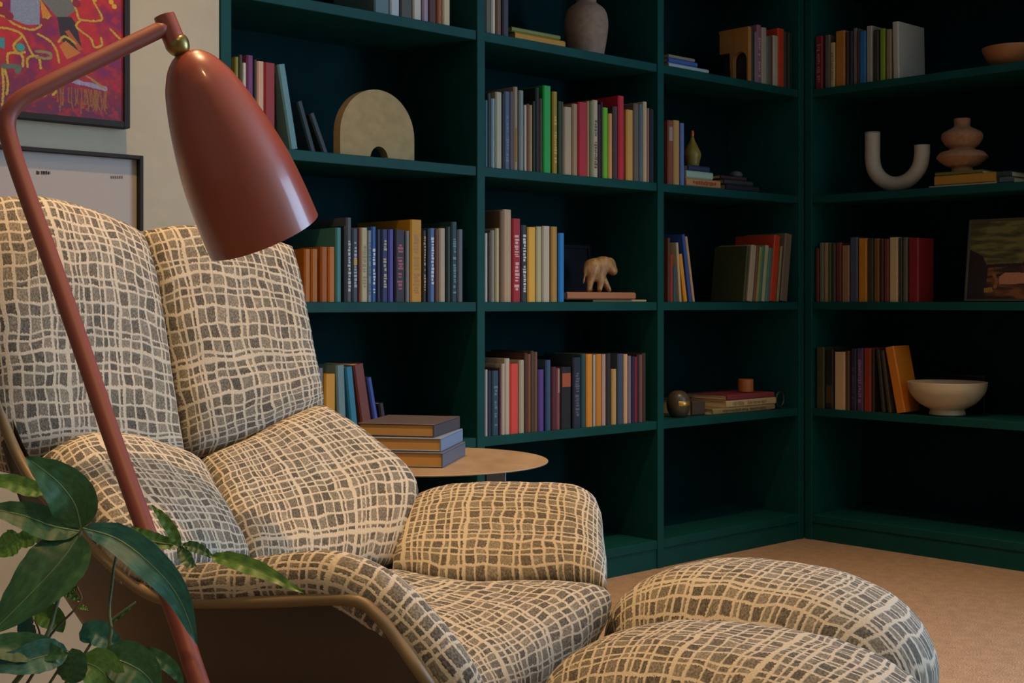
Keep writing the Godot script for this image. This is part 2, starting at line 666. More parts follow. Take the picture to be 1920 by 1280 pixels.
func small_painting() -> ImageTexture:
	var W := 200
	var H := 140
	var g := RandomNumberGenerator.new()
	g.seed = 3
	var img := Image.create(W, H, false, Image.FORMAT_RGB8)
	var nz := FastNoiseLite.new()
	nz.frequency = 0.03
	nz.fractal_octaves = 4
	for y in H:
		for x in W:
			var n := nz.get_noise_2d(x * 0.35, y * 2.2)
			var c := Color8(116, 108, 52).lerp(Color8(62, 58, 30), clampf(n * 1.6 + 0.4, 0, 1))
			if y > 78 + n * 10:
				c = Color8(128, 78, 34).lerp(Color8(44, 22, 18), clampf(n * 2.0 + 0.5, 0, 1))
			img.set_pixel(x, y, c)
	patch_poly(img, [Vector2(0, 50), Vector2(30, 62), Vector2(44, 84), Vector2(40, 140), Vector2(0, 140)], Color8(34, 20, 22), g)
	patch_poly(img, [Vector2(70, 100), Vector2(84, 92), Vector2(150, 94), Vector2(152, 112), Vector2(72, 114)], Color8(196, 130, 96), g)
	patch_poly(img, [Vector2(38, 120), Vector2(56, 118), Vector2(58, 126), Vector2(38, 128)], Color8(160, 120, 40), g)
	stroke(img, [Vector2(58, 96), Vector2(66, 108), Vector2(62, 118)], 3, Color8(150, 92, 48), g)
	stroke(img, [Vector2(4, 86), Vector2(60, 80), Vector2(200, 78)], 3, Color8(40, 20, 16), g)
	return ImageTexture.create_from_image(img)

# ------------------------------------------------------------------ room
func room() -> void:
	# everything here is in the axes of the long bookcase: u along the wall, z into the room
	var wall := tri_mat(noise_tex(256, 0.02, Color8(186, 176, 150), Color8(196, 187, 163), 2), 1.3, 0.85, normal_tex(256, 0.06, 3, 1.5), 0.25)
	var white := mat(0xd8d4ca, 0.9)
	struct("floor", box_mesh(Vector3(-5.7, -0.12, -0.5), Vector3(0.5, 0, 4.8)), carpet(), A)
	struct("ceiling", box_mesh(Vector3(-5.7, 2.6, -0.5), Vector3(0.5, 2.72, 4.8)), white, A)
	var st := st_new()
	bbox(st, Vector3(-5.7, 0, -0.46), Vector3(-2.392, 2.6, 0.0))
	bbox(st, Vector3(-2.392, 0, -0.46), Vector3(0.46, 2.6, -0.352))
	struct("wall_left", done(st), wall, A)
	st = st_new()
	bbox(st, Vector3(0.352, 0, -0.352), Vector3(0.46, 2.6, 2.02))
	bbox(st, Vector3(0.0, 0, 2.02), Vector3(0.46, 2.6, 2.15))
	bbox(st, Vector3(0.0, 0, 4.35), Vector3(0.46, 2.6, 4.7))
	bbox(st, Vector3(0.0, 0, 2.15), Vector3(0.46, 0.45, 4.35))
	bbox(st, Vector3(0.0, 2.3, 2.15), Vector3(0.46, 2.6, 4.35))
	struct("wall_right", done(st), wall, A)
	struct("wall_back", box_mesh(Vector3(-5.7, 0, 4.7), Vector3(0.46, 2.6, 4.8)), wall, A)
	struct("wall_side", box_mesh(Vector3(-5.7, 0, 0.0), Vector3(-5.6, 2.6, 4.7)), wall, A)
	var win := Node3D.new()
	win.name = "window_1"
	add_child(win)
	win.transform = A
	win.set_meta("kind", "structure")
	st = st_new()
	for z in [2.15, 3.22, 4.29]:
		bbox(st, Vector3(0.2, 0.45, z), Vector3(0.26, 2.3, z + 0.06), 0.004)
	for y in [0.45, 2.24]:
		bbox(st, Vector3(0.2, y, 2.21), Vector3(0.26, y + 0.06, 4.29), 0.004)
	part("window_frame", done(st), mat(0xe4e2dc, 0.5), win)
	var glass := StandardMaterial3D.new()
	glass.transparency = BaseMaterial3D.TRANSPARENCY_ALPHA
	glass.albedo_color = Color(1, 1, 1, 0.05)
	glass.roughness = 0.02
	for z in [2.21, 3.28]:
		part("pane", box_mesh(Vector3(0.228, 0.51, z), Vector3(0.232, 2.24, z + 1.01)), glass, win)
	part("window_sill", box_mesh(Vector3(-0.04, 0.42, 2.12), Vector3(0.2, 0.45, 4.38), 0.004), mat(0xe4e2dc, 0.5), win)

func carpet() -> StandardMaterial3D:
	var S := 512
	var nz := FastNoiseLite.new()
	nz.seed = 21
	nz.frequency = 0.23
	nz.fractal_octaves = 3
	var a := nz.get_seamless_image(S, S).get_data()
	nz.seed = 22
	nz.frequency = 0.025
	var b := nz.get_seamless_image(S, S).get_data()
	var img := Image.create(S, S, false, Image.FORMAT_RGB8)
	for y in S:
		for x in S:
			var f := a[y * S + x] / 255.0
			var p := b[y * S + x] / 255.0
			var k := 0.8 + 0.34 * f + 0.12 * (p - 0.5)
			img.set_pixel(x, y, Color(0.69 * k, 0.575 * k, 0.455 * k))
	img.generate_mipmaps()
	return tri_mat(ImageTexture.create_from_image(img), 1.6, 0.95, normal_tex(512, 0.2, 23, 3.0), 0.8)

# ------------------------------------------------------------------ bookcases
var paint: StandardMaterial3D
var back_paint: StandardMaterial3D

func bookcases() -> void:
	paint = StandardMaterial3D.new()
	paint.albedo_texture = noise_tex(256, 0.015, Color8(8, 65, 62), Color8(11, 73, 69), 31)
	paint.uv1_triplanar = true
	paint.uv1_scale = Vector3.ONE * 1.7
	paint.roughness = 0.55
	paint.metallic_specular = 0.3
	paint.normal_enabled = true
	paint.normal_texture = normal_tex(256, 0.03, 32, 1.0)
	paint.normal_scale = 0.12
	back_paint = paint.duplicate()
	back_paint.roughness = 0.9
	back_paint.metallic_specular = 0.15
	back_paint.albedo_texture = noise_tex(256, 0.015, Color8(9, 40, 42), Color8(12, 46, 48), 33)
	var bay := [[-2.388, -1.571], [-1.571, -0.801], [-0.801, -0.032]]
	one_case("bookcase", "long teal built-in bookcase with three open bays behind armchair", A, [-2.388, -1.571, -0.801, -0.03], 0.0)
	one_case("bookcase", "teal built-in bookcase on adjoining wall holding white footed bowl", B, [0.002, 1.0, 1.98], 0.0)

func one_case(called: String, label: String, fr: Transform3D, div: Array, _z: float) -> void:
	var o := thing(called, label, "bookcase", fr)
	var D := 0.35
	var T := 0.03
	var n := div.size()
	var u0: float = div[0]
	var u1: float = div[n - 1] + T
	for i in n:
		var z1 := 0.0
		part("upright_panel", box_mesh(Vector3(div[i], 0.0, -D), Vector3(div[i] + T, 2.6, z1), 0.0015), paint, o)
	for i in n - 1:
		var a: float = div[i] + T
		var b: float = div[i + 1]
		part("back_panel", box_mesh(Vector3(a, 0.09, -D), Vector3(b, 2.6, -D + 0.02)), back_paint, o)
		for lv in [3, 2, 1, 0, -1]:
			var y: float = LV[lv]
			part("shelf", box_mesh(Vector3(a, y - SHELF_T, -D + 0.02), Vector3(b, y, -0.004), 0.0015), paint, o)
		part("base_shelf", box_mesh(Vector3(a, 0.062, -D + 0.02), Vector3(b, LV[-2], -0.002), 0.0015), paint, o)
		part("plinth", box_mesh(Vector3(a, 0.0, -0.035), Vector3(b, 0.062, -0.006)), paint, o)
		part("top_panel", box_mesh(Vector3(a, 2.37, -D + 0.02), Vector3(b, 2.6, -0.004), 0.0015), paint, o)

# ------------------------------------------------------------------ books
func book_parts(o: Node3D, T: float, H: float, Dp: float, hex: int, opt: Dictionary) -> void:
	var b := minf(0.0022, T * 0.18)
	var r := minf(0.004, T * 0.25)
	var poly := PackedVector2Array([Vector2(-T / 2, Dp), Vector2(-T / 2, r), Vector2(-T / 2 + r, 0), Vector2(T / 2 - r, 0), Vector2(T / 2, r), Vector2(T / 2, Dp), Vector2(T / 2 - b, Dp), Vector2(T / 2 - b, b + r), Vector2(-T / 2 + b, b + r), Vector2(-T / 2 + b, Dp)])
	# outline lies in (x, depth); turned so that depth runs to -z and the extrusion runs up
	var t := Transform3D(Basis(Vector3(1, 0, 0), Vector3(0, 0, -1), Vector3(0, 1, 0)), Vector3.ZERO)
	part("cover", extrude(poly, 0.0, H, t), mat(hex, opt.get("rough", 0.6)), o)
	part("pages", box_mesh(Vector3(-T / 2 + b, 0.003, -Dp + 0.004), Vector3(T / 2 - b, H - 0.003, -b - r)), mat(opt.get("pages", 0xcdb98f), 0.9), o)
	if "let" in opt:
		var st := st_new()
		var w := T * 0.56
		var y := H * rng.randf_range(0.1, 0.2)
		var end := H * rng.randf_range(0.72, 0.9)
		while y < end:
			var h := rng.randf_range(0.003, 0.008)
			if rng.randf() < 0.82:
				var x := rng.randf_range(-0.1, 0.1) * w
				var ww := w * rng.randf_range(0.5, 1.0)
				bbox(st, Vector3(x - ww / 2, y, -0.0002), Vector3(x + ww / 2, y + h, 0.0004))
			y += h + rng.randf_range(0.0015, 0.004)
		part("spine_print", done(st), mat(opt["let"], 0.5), o).set_meta("kind", "stuff")
	if "band" in opt:
		var f: Array = opt["band"]
		part("spine_band", box_mesh(Vector3(-T / 2 + r, H * f[0], -0.0003), Vector3(T / 2 - r, H * f[1], 0.0005)), mat(f[2], 0.6), o)

func size_word(T: float, H: float) -> String:
	if T < 0.0105:
		return "thin"
	if T > 0.027:
		return "thick"
	if H > 0.235:
		return "tall"
	if H < 0.16:
		return "short"
	return ""

# rows: [x0, x1, ytop, colour name, hex, options]; options: lean = [x0, x1] of the foot, let, band, deep
func book_row(fr: Transform3D, lv: int, where: String, group: String, rows: Array, ends: Array) -> void:
	var w := -0.014
	for i in rows.size():
		var r: Array = rows[i]
		var opt: Dictionary = r[5] if r.size() > 5 else {}
		var ww: float = w - opt.get("back", 0.0)
		var foot: Array = opt.get("lean", [r[0], r[1]])
		var base: float = LV[lv]
		var a := hit(fr, foot[0], 600, ww)
		var b := hit(fr, foot[1], 600, ww)
		var top := hit(fr, (r[0] + r[1]) / 2.0, r[2], ww)
		var um := (a.x + b.x) / 2.0
		var T := maxf((b.x - a.x) * 0.96, 0.004)
		var H := top.y - base
		var ang := opt.get("ang", atan2(top.x - um, H) if "lean" in opt else 0.0)
		T *= cos(ang)
		var len := H / cos(ang)
		var Dp: float = opt.get("deep", clampf(len * 0.74, 0.1, 0.2))
		var t := fr * Transform3D(Basis(Vector3(0, 0, 1), -ang), Vector3(um, base + T / 2 * absf(sin(ang)) + 0.0004, ww))
		var ln: String = rows[i - 1][3] if i > 0 else ends[0]
		var rn: String = rows[i + 1][3] if i < rows.size() - 1 else ends[1]
		var sz := size_word(T, len)
		var nm: String = r[3]
		if nm.get_slice(" ", 0) in ["tall", "big", "thick"]:
			sz = ""
		var kind := "leaning " if "lean" in opt and absf(ang) > 0.06 else ""
		var label := "%s%s book between %s and %s ones, %s" % [kind if kind else (sz + " " if sz else ""), nm, ln, rn, where]
		if i == 0 and ends[0].begins_with("the "):
			label = "%s%s book between %s and a %s one, %s" % [kind if kind else (sz + " " if sz else ""), nm, ends[0], rn, where]
		elif i == rows.size() - 1 and ends[1].begins_with("the "):
			label = "%s%s book between %s one and %s, %s" % [kind if kind else (sz + " " if sz else ""), nm, ("an " if ln[0] in "aeiou" else "a ") + ln, ends[1], where]
		if label.split(" ").size() > 16:
			label = "%s book beside %s one, %s" % [nm, ("an " if ln[0] in "aeiou" else "a ") + ln, where] if rn.begins_with("the ") else "%s book beside %s one, %s" % [nm, ("an " if rn[0] in "aeiou" else "a ") + rn, where]
		var o := thing("book", label, "book", t, group)
		book_parts(o, T, len, Dp, r[4], opt)

# a book that lies flat: front edge from x0 to x1 in the picture, bottom at height y (metres above the floor), thickness T
func flat_book(t: Transform3D, L: float, T: float, Dp: float, hex: int, label: String, group: String, opt := {}) -> Node3D:
	var o := thing("book", label, "book", t, group)
	# spine to the room (+z), lies on its board; the mesh of an upright book turned on its side
	var h := Node3D.new()
	book_parts(o, T, L, Dp, hex, opt)
	for c in o.get_children():
		c.transform = Transform3D(Basis(Vector3(0, 0, 1), -PI / 2), Vector3(-L / 2, T / 2, 0)) * c.transform
	h.free()
	return o

func flat_on(fr: Transform3D, y: float, x0: float, x1: float, w: float, T: float, Dp: float, hex: int, label: String, group: String, opt := {}, turn := 0.0) -> float:
	var a := hit(fr, x0, 600, w)
	var b := hit(fr, x1, 600, w)
	var t := fr * Transform3D(Basis(Vector3.UP, turn), Vector3((a.x + b.x) / 2.0, y + 0.0003, w))
	flat_book(t, b.x - a.x, T, Dp, hex, label, group, opt)
	return y + T + 0.0005

func books() -> void:
	rng.seed = 77
	book_row(A, 2, "above the pale arch sculpture", "books above the arch sculpture", [
		[702, 731, -150, "dusty teal", 0x5a7474], [732, 750, -160, "pale grey", 0xb4b6b8], [751, 774, -150, "dark olive", 0x4a463a], [775, 791, -140, "ivory", 0xc4bca8], [793, 804, -150, "mauve", 0x9a8494], [804, 819, -150, "dark brown", 0x50281a], [820, 830, -140, "rust", 0x96501e], [831, 845, -140, "cream", 0xcab48a]], ["the bay opening", "the bay opening"])
	book_row(A, 1, "beside the pale arch sculpture", "books beside the arch sculpture", [
		[441, 448, 107, "olive green", 0x7c8030], [449, 455, 103, "dark olive", 0x3c3c22], [456, 462, 118, "white", 0xc8c4b8], [463, 476, 104, "purple", 0x6c2e62], [477, 482, 112, "charcoal", 0x2c2a2c], [482, 496, 115, "pale peach", 0xd0a486], [496, 517, 118, "dark red", 0x8e1e1c],
		[521, 535, 122, "grey teal", 0x5c8a90, {"lean": [545, 560]}]], ["the end panel", "the darker books"])
	book_row(A, 1, "by the arch sculpture's rim", "dark books by the arch sculpture", [
		[558, 566, 192, "blackish teal", 0x12282c, {"lean": [582, 594], "back": 0.03}], [580, 590, 215, "charcoal", 0x222a30, {"lean": [605, 617], "back": 0.03}]], ["the grey teal book", "the sculpture"])
	book_row(A, 0, "below the pale arch sculpture", "books below the arch sculpture", [
		[571, 583, 467, "amber", 0xb0660e], [584, 597, 467, "ochre", 0xa86414], [602, 615, 463, "burnt orange", 0xa2580c], [616, 629, 463, "tangerine", 0xb46a10], [630, 641, 427, "tall teal", 0x3e7e7a, {"deep": 0.2}], [645, 649, 424, "black", 0x18181a], [650, 660, 408, "slate", 0x4c5258, {"let": 0xb8bcc0}], [661, 672, 429, "navy grey", 0x3a4654, {"let": 0x9aa6b4, "band": [0.5, 0.6, 0xb89a50]}], [673, 677, 428, "russet", 0x6e3826], [677, 690, 427, "cream", 0xb8ac84, {"let": 0x8a8250}], [690, 697, 432, "steel", 0x788894, {"let": 0x40586c}], [697, 706, 425, "royal blue", 0x2c5c9c, {"let": 0xc0cad0}], [707, 715, 430, "midnight", 0x161c38], [716, 728, 430, "indigo", 0x26305c, {"let": 0xb0a878}], [729, 739, 430, "violet blue", 0x4a4a9c], [741, 760, 431, "aubergine", 0x2a2230, {"let": 0x9c4440}], [762, 768, 433, "silver grey", 0x7a828a], [770, 792, 412, "big gold", 0xc08a18, {"deep": 0.24, "let": 0xa06e10}], [793, 800, 432, "black lettered", 0x262420, {"let": 0xb08c4c}], [802, 806, 430, "ink blue", 0x14203c], [806, 816, 428, "azure", 0x486c9c, {"let": 0xc6ccd0}], [817, 823, 430, "chestnut", 0x64402e], [824, 836, 428, "beige", 0xac9e86], [838, 846, 425, "bottle green", 0x1c322c], [847, 858, 416, "dark teal", 0x1e4044, {"let": 0x5c8488}], [859, 869, 430, "grey", 0x5c646c]], ["the armchair wing", "the upright panel"])
	book_row(A, -1, "behind the round side table", "books behind the side table", [
		[597, 607, 690, "grey", 0x6c7478], [609, 630, 701, "golden yellow", 0xc8901c], [631, 646, 685, "grey teal", 0x66868a, {"lean": [636, 652]}], [648, 661, 689, "cerulean", 0x1e7896, {"lean": [662, 676]}], [663, 682, 685, "reddish brown", 0x6c3226, {"lean": [684, 704]}], [689, 697, 709, "cobalt", 0x304c9a, {"lean": [709, 718]}], [711, 719, 757, "black", 0x1c1c20, {"lean": [722, 732]}]], ["the armchair wing", "the bay opening"])
	book_row(A, 2, "beside the rounded clay vase", "books beside the clay vase", [
		[911, 921, -120, "olive grey", 0x5e5e4c], [922, 930, -110, "ivory", 0xc0b8a4], [931, 941, -120, "brown", 0x6e5034], [943, 955, -110, "dark plum", 0x38303e]], ["the upright panel", "the flat books"])
	book_row(A, 1, "below the rounded clay vase", "books below the clay vase", [
		[910, 915, 188, "teal", 0x2e6a70], [915, 921, 175, "charcoal", 0x26282a], [922, 929, 185, "ice blue", 0x7c98a4], [930, 942, 173, "cream", 0xb0a888], [942, 946, 176, "black", 0x1a1c20], [946, 957, 172, "slate blue", 0x4a5a72, {"let": 0x62728a}], [957, 963, 172, "mauve grey", 0x5c545e], [964, 972, 163, "tan", 0x9a8468, {"band": [0.1, 0.5, 0x8e6a30]}], [974, 983, 170, "sage grey", 0x7c8880], [984, 988, 197, "white", 0xc2bcac], [988, 993, 195, "rust brown", 0x6e3c20], [993, 999, 197, "sand", 0xa88a58], [1000, 1004, 190, "forest green", 0x1e3220], [1005, 1012, 165, "black", 0x181a18], [1012, 1018, 185, "brown", 0x4c3222], [1019, 1034, 161, "bright green", 0x0a9c34, {"rough": 0.45}], [1037, 1046, 172, "gold", 0xa08426, {"let": 0xd0b040}], [1048, 1053, 190, "dark green", 0x2c4a34], [1053, 1057, 191, "olive", 0x46462c], [1058, 1073, 201, "fawn", 0xb09878], [1074, 1084, 195, "beige", 0xa08460], [1085, 1101, 192, "crimson", 0xb41e2c], [1101, 1106, 190, "peach", 0xb07c5c], [1107, 1112, 190, "moss", 0x6c7850], [1112, 1122, 188, "cream", 0xb8a688, {"let": 0x6a5646}], [1122, 1127, 196, "maroon", 0x3c1c28], [1127, 1131, 192, "black", 0x181a22], [1131, 1141, 202, "lime green", 0x6cb418], [1142, 1149, 213, "apricot", 0xd89c50], [1150, 1159, 200, "dark plum", 0x4a343a], [1160, 1171, 180, "scarlet", 0xc4283a, {"rough": 0.4}], [1175, 1188, 206, "amber", 0xcc9848], [1189, 1199, 195, "taupe", 0x6a5c50], [1200, 1206, 196, "steel", 0x5c6c78], [1207, 1214, 191, "cream", 0xc4ac84], [1214, 1218, 203, "dusty pink", 0x96665a], [1219, 1227, 205, "black", 0x161c22]], ["the upright panel", "the upright panel"])
	book_row(A, 0, "beside the carved elephant", "books beside the carved elephant", [
		[909, 915, 437, "white", 0xb8b6b0], [916, 920, 436, "dark brown", 0x3c3026], [921, 929, 432, "grey", 0x86847c], [930, 937, 428, "cream", 0xb8b082], [938, 944, 395, "tall brown", 0x6c5440], [944, 960, 393, "tall beige", 0xb09878], [961, 977, 410, "deep red", 0x9c1420, {"let": 0xd0b0a8}], [978, 989, 422, "black and white", 0x2c343c, {"let": 0xc8ccd0}], [990, 1005, 426, "yellow", 0xd8a838], [1006, 1017, 425, "pale sage", 0xaeac86], [1018, 1032, 424, "off white", 0xb8b09c], [1034, 1046, 425, "ochre", 0xa8843c], [1048, 1059, 437, "bright blue", 0x1c78c0, {"rough": 0.4}]], ["the upright panel", "the elephant"])
	book_row(A, -1, "below the carved elephant", "books below the carved elephant", [
		[910, 915, 693, "white", 0xb2acae], [915, 922, 695, "navy", 0x202c3c], [923, 936, 695, "petrol blue", 0x24465a, {"let": 0x5a7c80}], [937, 940, 690, "plum", 0x563040], [941, 947, 682, "ivory", 0xb6aea0], [947, 957, 672, "cream", 0xb4ac98], [957, 973, 682, "coral red", 0xd04434], [974, 984, 675, "stone grey", 0xa4a28c], [984, 990, 662, "chocolate", 0x4c3020], [990, 996, 664, "russet", 0x7e4a34], [996, 1002, 658, "dark olive", 0x463e28], [1002, 1009, 660, "brown", 0x6a4a38], [1010, 1021, 693, "violet", 0x523a86], [1024, 1034, 675, "steel blue", 0x2e4c6e], [1035, 1044, 688, "maroon", 0x4e1a24], [1044, 1051, 690, "dusty rose", 0x7c4c50, {"band": [0.6, 0.98, 0xa87a74]}], [1052, 1072, 688, "thick black", 0x14110e, {"band": [0.68, 0.9, 0xa0502a]}], [1075, 1090, 670, "midnight blue", 0x1c2438, {"let": 0x5c5e78}], [1091, 1099, 664, "teal", 0x1c4e56], [1100, 1112, 664, "amber", 0xd08a24], [1113, 1117, 665, "pale blue", 0xa0b0b4], [1118, 1129, 664, "orange yellow", 0xc08024], [1130, 1137, 664, "pale pink", 0xb49c92], [1138, 1146, 663, "dark grey", 0x2e2c30], [1148, 1157, 692, "sand", 0xb89a5c], [1159, 1170, 663, "slate blue", 0x3a4c64], [1171, 1178, 664, "cream", 0xd0ac7c], [1179, 1184, 667, "lavender", 0x7c7490], [1185, 1191, 668, "navy", 0x222444], [1191, 1195, 669, "cherry red", 0x8e1c30], [1195, 1200, 664, "black", 0x20202c], [1200, 1205, 665, "pinkish brown", 0x7c5246], [1205, 1212, 662, "dark brown", 0x3a2c24]], ["the upright panel", "the upright panel"])
	book_row(A, 2, "by the wooden arch stand", "books by the wooden arch stand", [
		[1411, 1416, 58, "black", 0x2c2420], [1416, 1420, 60, "ash grey", 0x7a707a], [1420, 1428, 47, "mottled pink", 0x8c5a68, {"let": 0xb09aa4}], [1429, 1438, 52, "ivory", 0xa4988a], [1438, 1444, 68, "sage", 0x606a5e], [1444, 1450, 68, "brown", 0x5e4234], [1450, 1459, 67, "white", 0xb0aa96], [1459, 1471, 54, "red orange", 0xc03a14], [1472, 1478, 60, "dark olive", 0x26261c], [1479, 1486, 62, "blackish green", 0x14261c]], ["the stand", "the corner panel"])
	book_row(A, 1, "beside the gourd bottle", "books beside the gourd bottle", [
		[1253, 1263, 226, "brick red", 0x86442e, {"band": [0.68, 0.9, 0xa08a7a]}], [1264, 1275, 226, "tan", 0xb88c4c], [1277, 1284, 231, "periwinkle", 0x5a70a8]], ["the upright panel", "the bottle"])
	book_row(A, 0, "below the gourd bottle", "leaning books by the upright panel", [
		[1253, 1257, 446, "dark brown", 0x54301e], [1258, 1263, 478, "red", 0x8e2e22], [1264, 1268, 500, "teal", 0x1e5a68], [1269, 1272, 455, "cream", 0xb4a888, {"lean": [1275, 1279]}], [1274, 1280, 477, "golden yellow", 0xd89018, {"lean": [1284, 1290]}], [1280, 1285, 440, "cobalt", 0x24509c, {"lean": [1293, 1298]}], [1286, 1289, 444, "peach", 0xc0966c, {"lean": [1300, 1304]}]], ["the upright panel", "the empty gap"])
	book_row(A, 0, "leaning against the corner panel", "leaning books by the corner panel", [
		[1405, 1410, 462, "dark olive", 0x3c4020, {"lean": [1394, 1399], "ang": 0.125}], [1413, 1423, 461, "beige", 0xb09a7c, {"lean": [1402, 1412], "ang": 0.125}], [1424, 1429, 463, "chestnut", 0x6e4a34, {"lean": [1413, 1418], "ang": 0.125}], [1429, 1434, 464, "lime yellow", 0x98922e, {"lean": [1418, 1422], "ang": 0.125}], [1434, 1440, 464, "sea green", 0x4a7060, {"lean": [1422, 1428], "ang": 0.125}], [1441, 1449, 461, "pale sage", 0xa4a476, {"lean": [1429, 1435], "ang": 0.125}], [1446, 1453, 466, "grey teal", 0x4e7468, {"lean": [1436, 1443], "ang": 0.125}], [1456, 1468, 443, "orange red", 0xc43a14, {"lean": [1444, 1455], "ang": 0.125}], [1470, 1475, 462, "olive cream", 0x8e8050, {"lean": [1457, 1461], "ang": 0.125}], [1474, 1486, 440, "taupe", 0x74624e, {"lean": [1464, 1477], "ang": 0.125}]], ["the empty gap", "the corner panel"])
	book_row(B, 2, "above the white tube vase", "books above the tube vase", [
		[1528, 1542, 68, "wine red", 0x7a1a2c, {"let": 0xa06060}], [1546, 1556, 66, "grey", 0x605c54], [1556, 1565, 80, "cream", 0xb8a878, {"let": 0x8a7c50}], [1566, 1584, 58, "caramel", 0xb4742a], [1585, 1591, 60, "dark brown", 0x3a2a24], [1592, 1598, 58, "plum black", 0x2c2630], [1599, 1606, 53, "stone grey", 0x625f56], [1606, 1611, 58, "dark red", 0x4c2020], [1611, 1623, 59, "bright blue", 0x1a72ac], [1624, 1635, 49, "off white", 0x9c948c], [1637, 1647, 56, "dark khaki", 0x343024], [1649, 1659, 54, "lime green", 0x7c981c], [1661, 1671, 55, "beige", 0x8e7e64], [1672, 1684, 41, "big white", 0xb0aca2, {"deep": 0.17, "lean": [1674, 1686]}]], ["the corner panel", "the empty gap"])
	book_row(B, 0, "beside the small framed painting", "books beside the small painting", [
		[1528, 1535, 465, "dark red", 0x5c2018], [1536, 1544, 455, "grey green", 0x6c6c54], [1544, 1552, 455, "khaki", 0x927c58], [1552, 1558, 456, "green", 0x3e5626], [1559, 1566, 457, "olive brown", 0x463a26], [1567, 1577, 455, "oxblood", 0x6a2a26], [1578, 1592, 460, "tan", 0x96704e], [1593, 1608, 445, "slate blue", 0x484e66], [1609, 1625, 447, "amber", 0xc47e16], [1627, 1637, 447, "dark green", 0x2a3420, {"band": [0.0, 1.0, 0x343c24]}], [1638, 1648, 447, "brown", 0x7a4a1e], [1650, 1656, 448, "maroon", 0x4c2420], [1657, 1666, 448, "rust red", 0x703028], [1667, 1683, 445, "cream", 0xc8a878], [1685, 1691, 446, "charcoal", 0x34342c], [1692, 1701, 445, "grey olive", 0x5c5844], [1703, 1722, 446, "crimson", 0x7c0c10, {"deep": 0.1}]], ["the corner panel", "the painting"])
	book_row(B, -1, "beside the white footed bowl", "books beside the footed bowl", [
		[1530, 1545, 651, "olive", 0x424428], [1547, 1562, 655, "black", 0x241a14, {"band": [0.1, 0.4, 0x4c3414]}], [1564, 1584, 660, "cream", 0xd0ac80], [1585, 1592, 658, "umber", 0x564028], [1595, 1605, 654, "navy", 0x282440, {"let": 0x4a4468}], [1606, 1618, 653, "purple", 0x503458, {"let": 0x8a7090}], [1619, 1633, 653, "brick red", 0x8e3018], [1634, 1639, 655, "dark umber", 0x2c2016], [1645, 1651, 656, "olive black", 0x2e2c18, {"lean": [1652, 1659], "ang": -0.10}], [1653, 1659, 658, "dark brown", 0x40301c, {"lean": [1664, 1671], "ang": -0.14}], [1656, 1678, 652, "orange", 0xc47416, {"lean": [1680, 1698], "ang": -0.2, "deep": 0.1}]], ["the corner panel", "the bowl"])
	# books that lie flat
	var g := "flat books beside the clay vase"
	var y := flat_on(A, LV[2], 966, 1060, -0.02, 0.021, 0.16, 0xc08420, "amber book lying flat beneath an olive one beside rounded clay vase", g)
	flat_on(A, y, 960, 1051, -0.02, 0.013, 0.15, 0x7c8040, "olive book lying flat on top of amber one beside clay vase", g)
	g = "flat books under the elephant"
	y = flat_on(A, LV[0], 1112, 1212, -0.03, 0.007, 0.14, 0xb8a070, "thin straw-coloured book lying flat at the bottom beneath carved elephant", g)
	flat_on(A, y, 1064, 1192, -0.012, 0.022, 0.17, 0xa06a44, "reddish tan book lying flat directly under carved elephant's feet", g)
	g = "flat books by the upright panel"
	y = flat_on(A, LV[2], 1254, 1329, -0.014, 0.014, 0.16, 0xa8b0b0, "pale book lying flat at bottom of stack by wooden arch stand", g)
	y = flat_on(A, y, 1254, 1308, -0.014, 0.016, 0.15, 0x345c9c, "blue book lying flat in middle of stack by wooden arch stand", g)
	flat_on(A, y, 1254, 1303, -0.014, 0.010, 0.15, 0x84806a, "khaki book lying flat on top of stack by wooden arch stand", g)
	g = "flat books beneath the gourd bottle"
	y = flat_on(A, LV[1], 1287, 1351, -0.012, 0.027, 0.15, 0xb8824c, "orange lettered book lying flat at the bottom beneath gourd bottle", g, {"let": 0x8a3c1c})
	y = flat_on(A, y, 1287, 1337, -0.012, 0.024, 0.15, 0x9ab4a0, "pale mint book lying flat in the middle beneath gourd bottle", g)
	flat_on(A, y, 1291, 1331, -0.012, 0.018, 0.14, 0x26304e, "navy book lying flat on top, right under gourd bottle", g)
	g = "dark flat books near the gourd bottle"
	y = flat_on(A, LV[1], 1362, 1424, -0.02, 0.020, 0.15, 0x1e1e24, "black book lying flat under grey pebble near gourd bottle", g)
	y = flat_on(A, y, 1358, 1412, -0.02, 0.016, 0.15, 0x33343a, "charcoal book lying flat in the middle of pile under pebble", g)
	flat_on(A, y, 1352, 1400, -0.02, 0.012, 0.14, 0x3c2220, "dark red-brown book lying flat directly beneath grey pebble", g)
	var yy := y + 0.012
	var peb := thing("pebble", "smooth dark grey pebble on pile of dark flat books", "stone", A * Transform3D(Basis(), Vector3(hit(A, 1380, 300, -0.06).x, yy, -0.06)))
	part("pebble_body", lathe(smooth_prof([Vector2(0, 0), Vector2(0.018, 0.003), Vector2(0.023, 0.012), Vector2(0.014, 0.022), Vector2(0, 0.024)]), 20), mat(0x55585c, 0.6), peb)
	g = "flat books under the candle"
	y = flat_on(A, LV[-1], 1337, 1453, -0.02, 0.02, 0.17, 0x8c7c54, "khaki book lying flat at the bottom beneath candle", g, {"let": 0x5a4a30})
	y = flat_on(A, y, 1362, 1455, -0.02, 0.024, 0.17, 0xb8a274, "straw-coloured book lying flat in the middle beneath candle", g, {"let": 0x8a6a50})
	candle_y = flat_on(A, y, 1364, 1452, -0.02, 0.018, 0.18, 0x7c3038, "wine red book lying flat on top, directly under candle", g)
	flat_on(A, LV[-1], 1298, 1322, -0.05, 0.05, 0.18, 0x4a3c30, "thick dull brown box book behind round dark pot", "flat books by the dark pot")
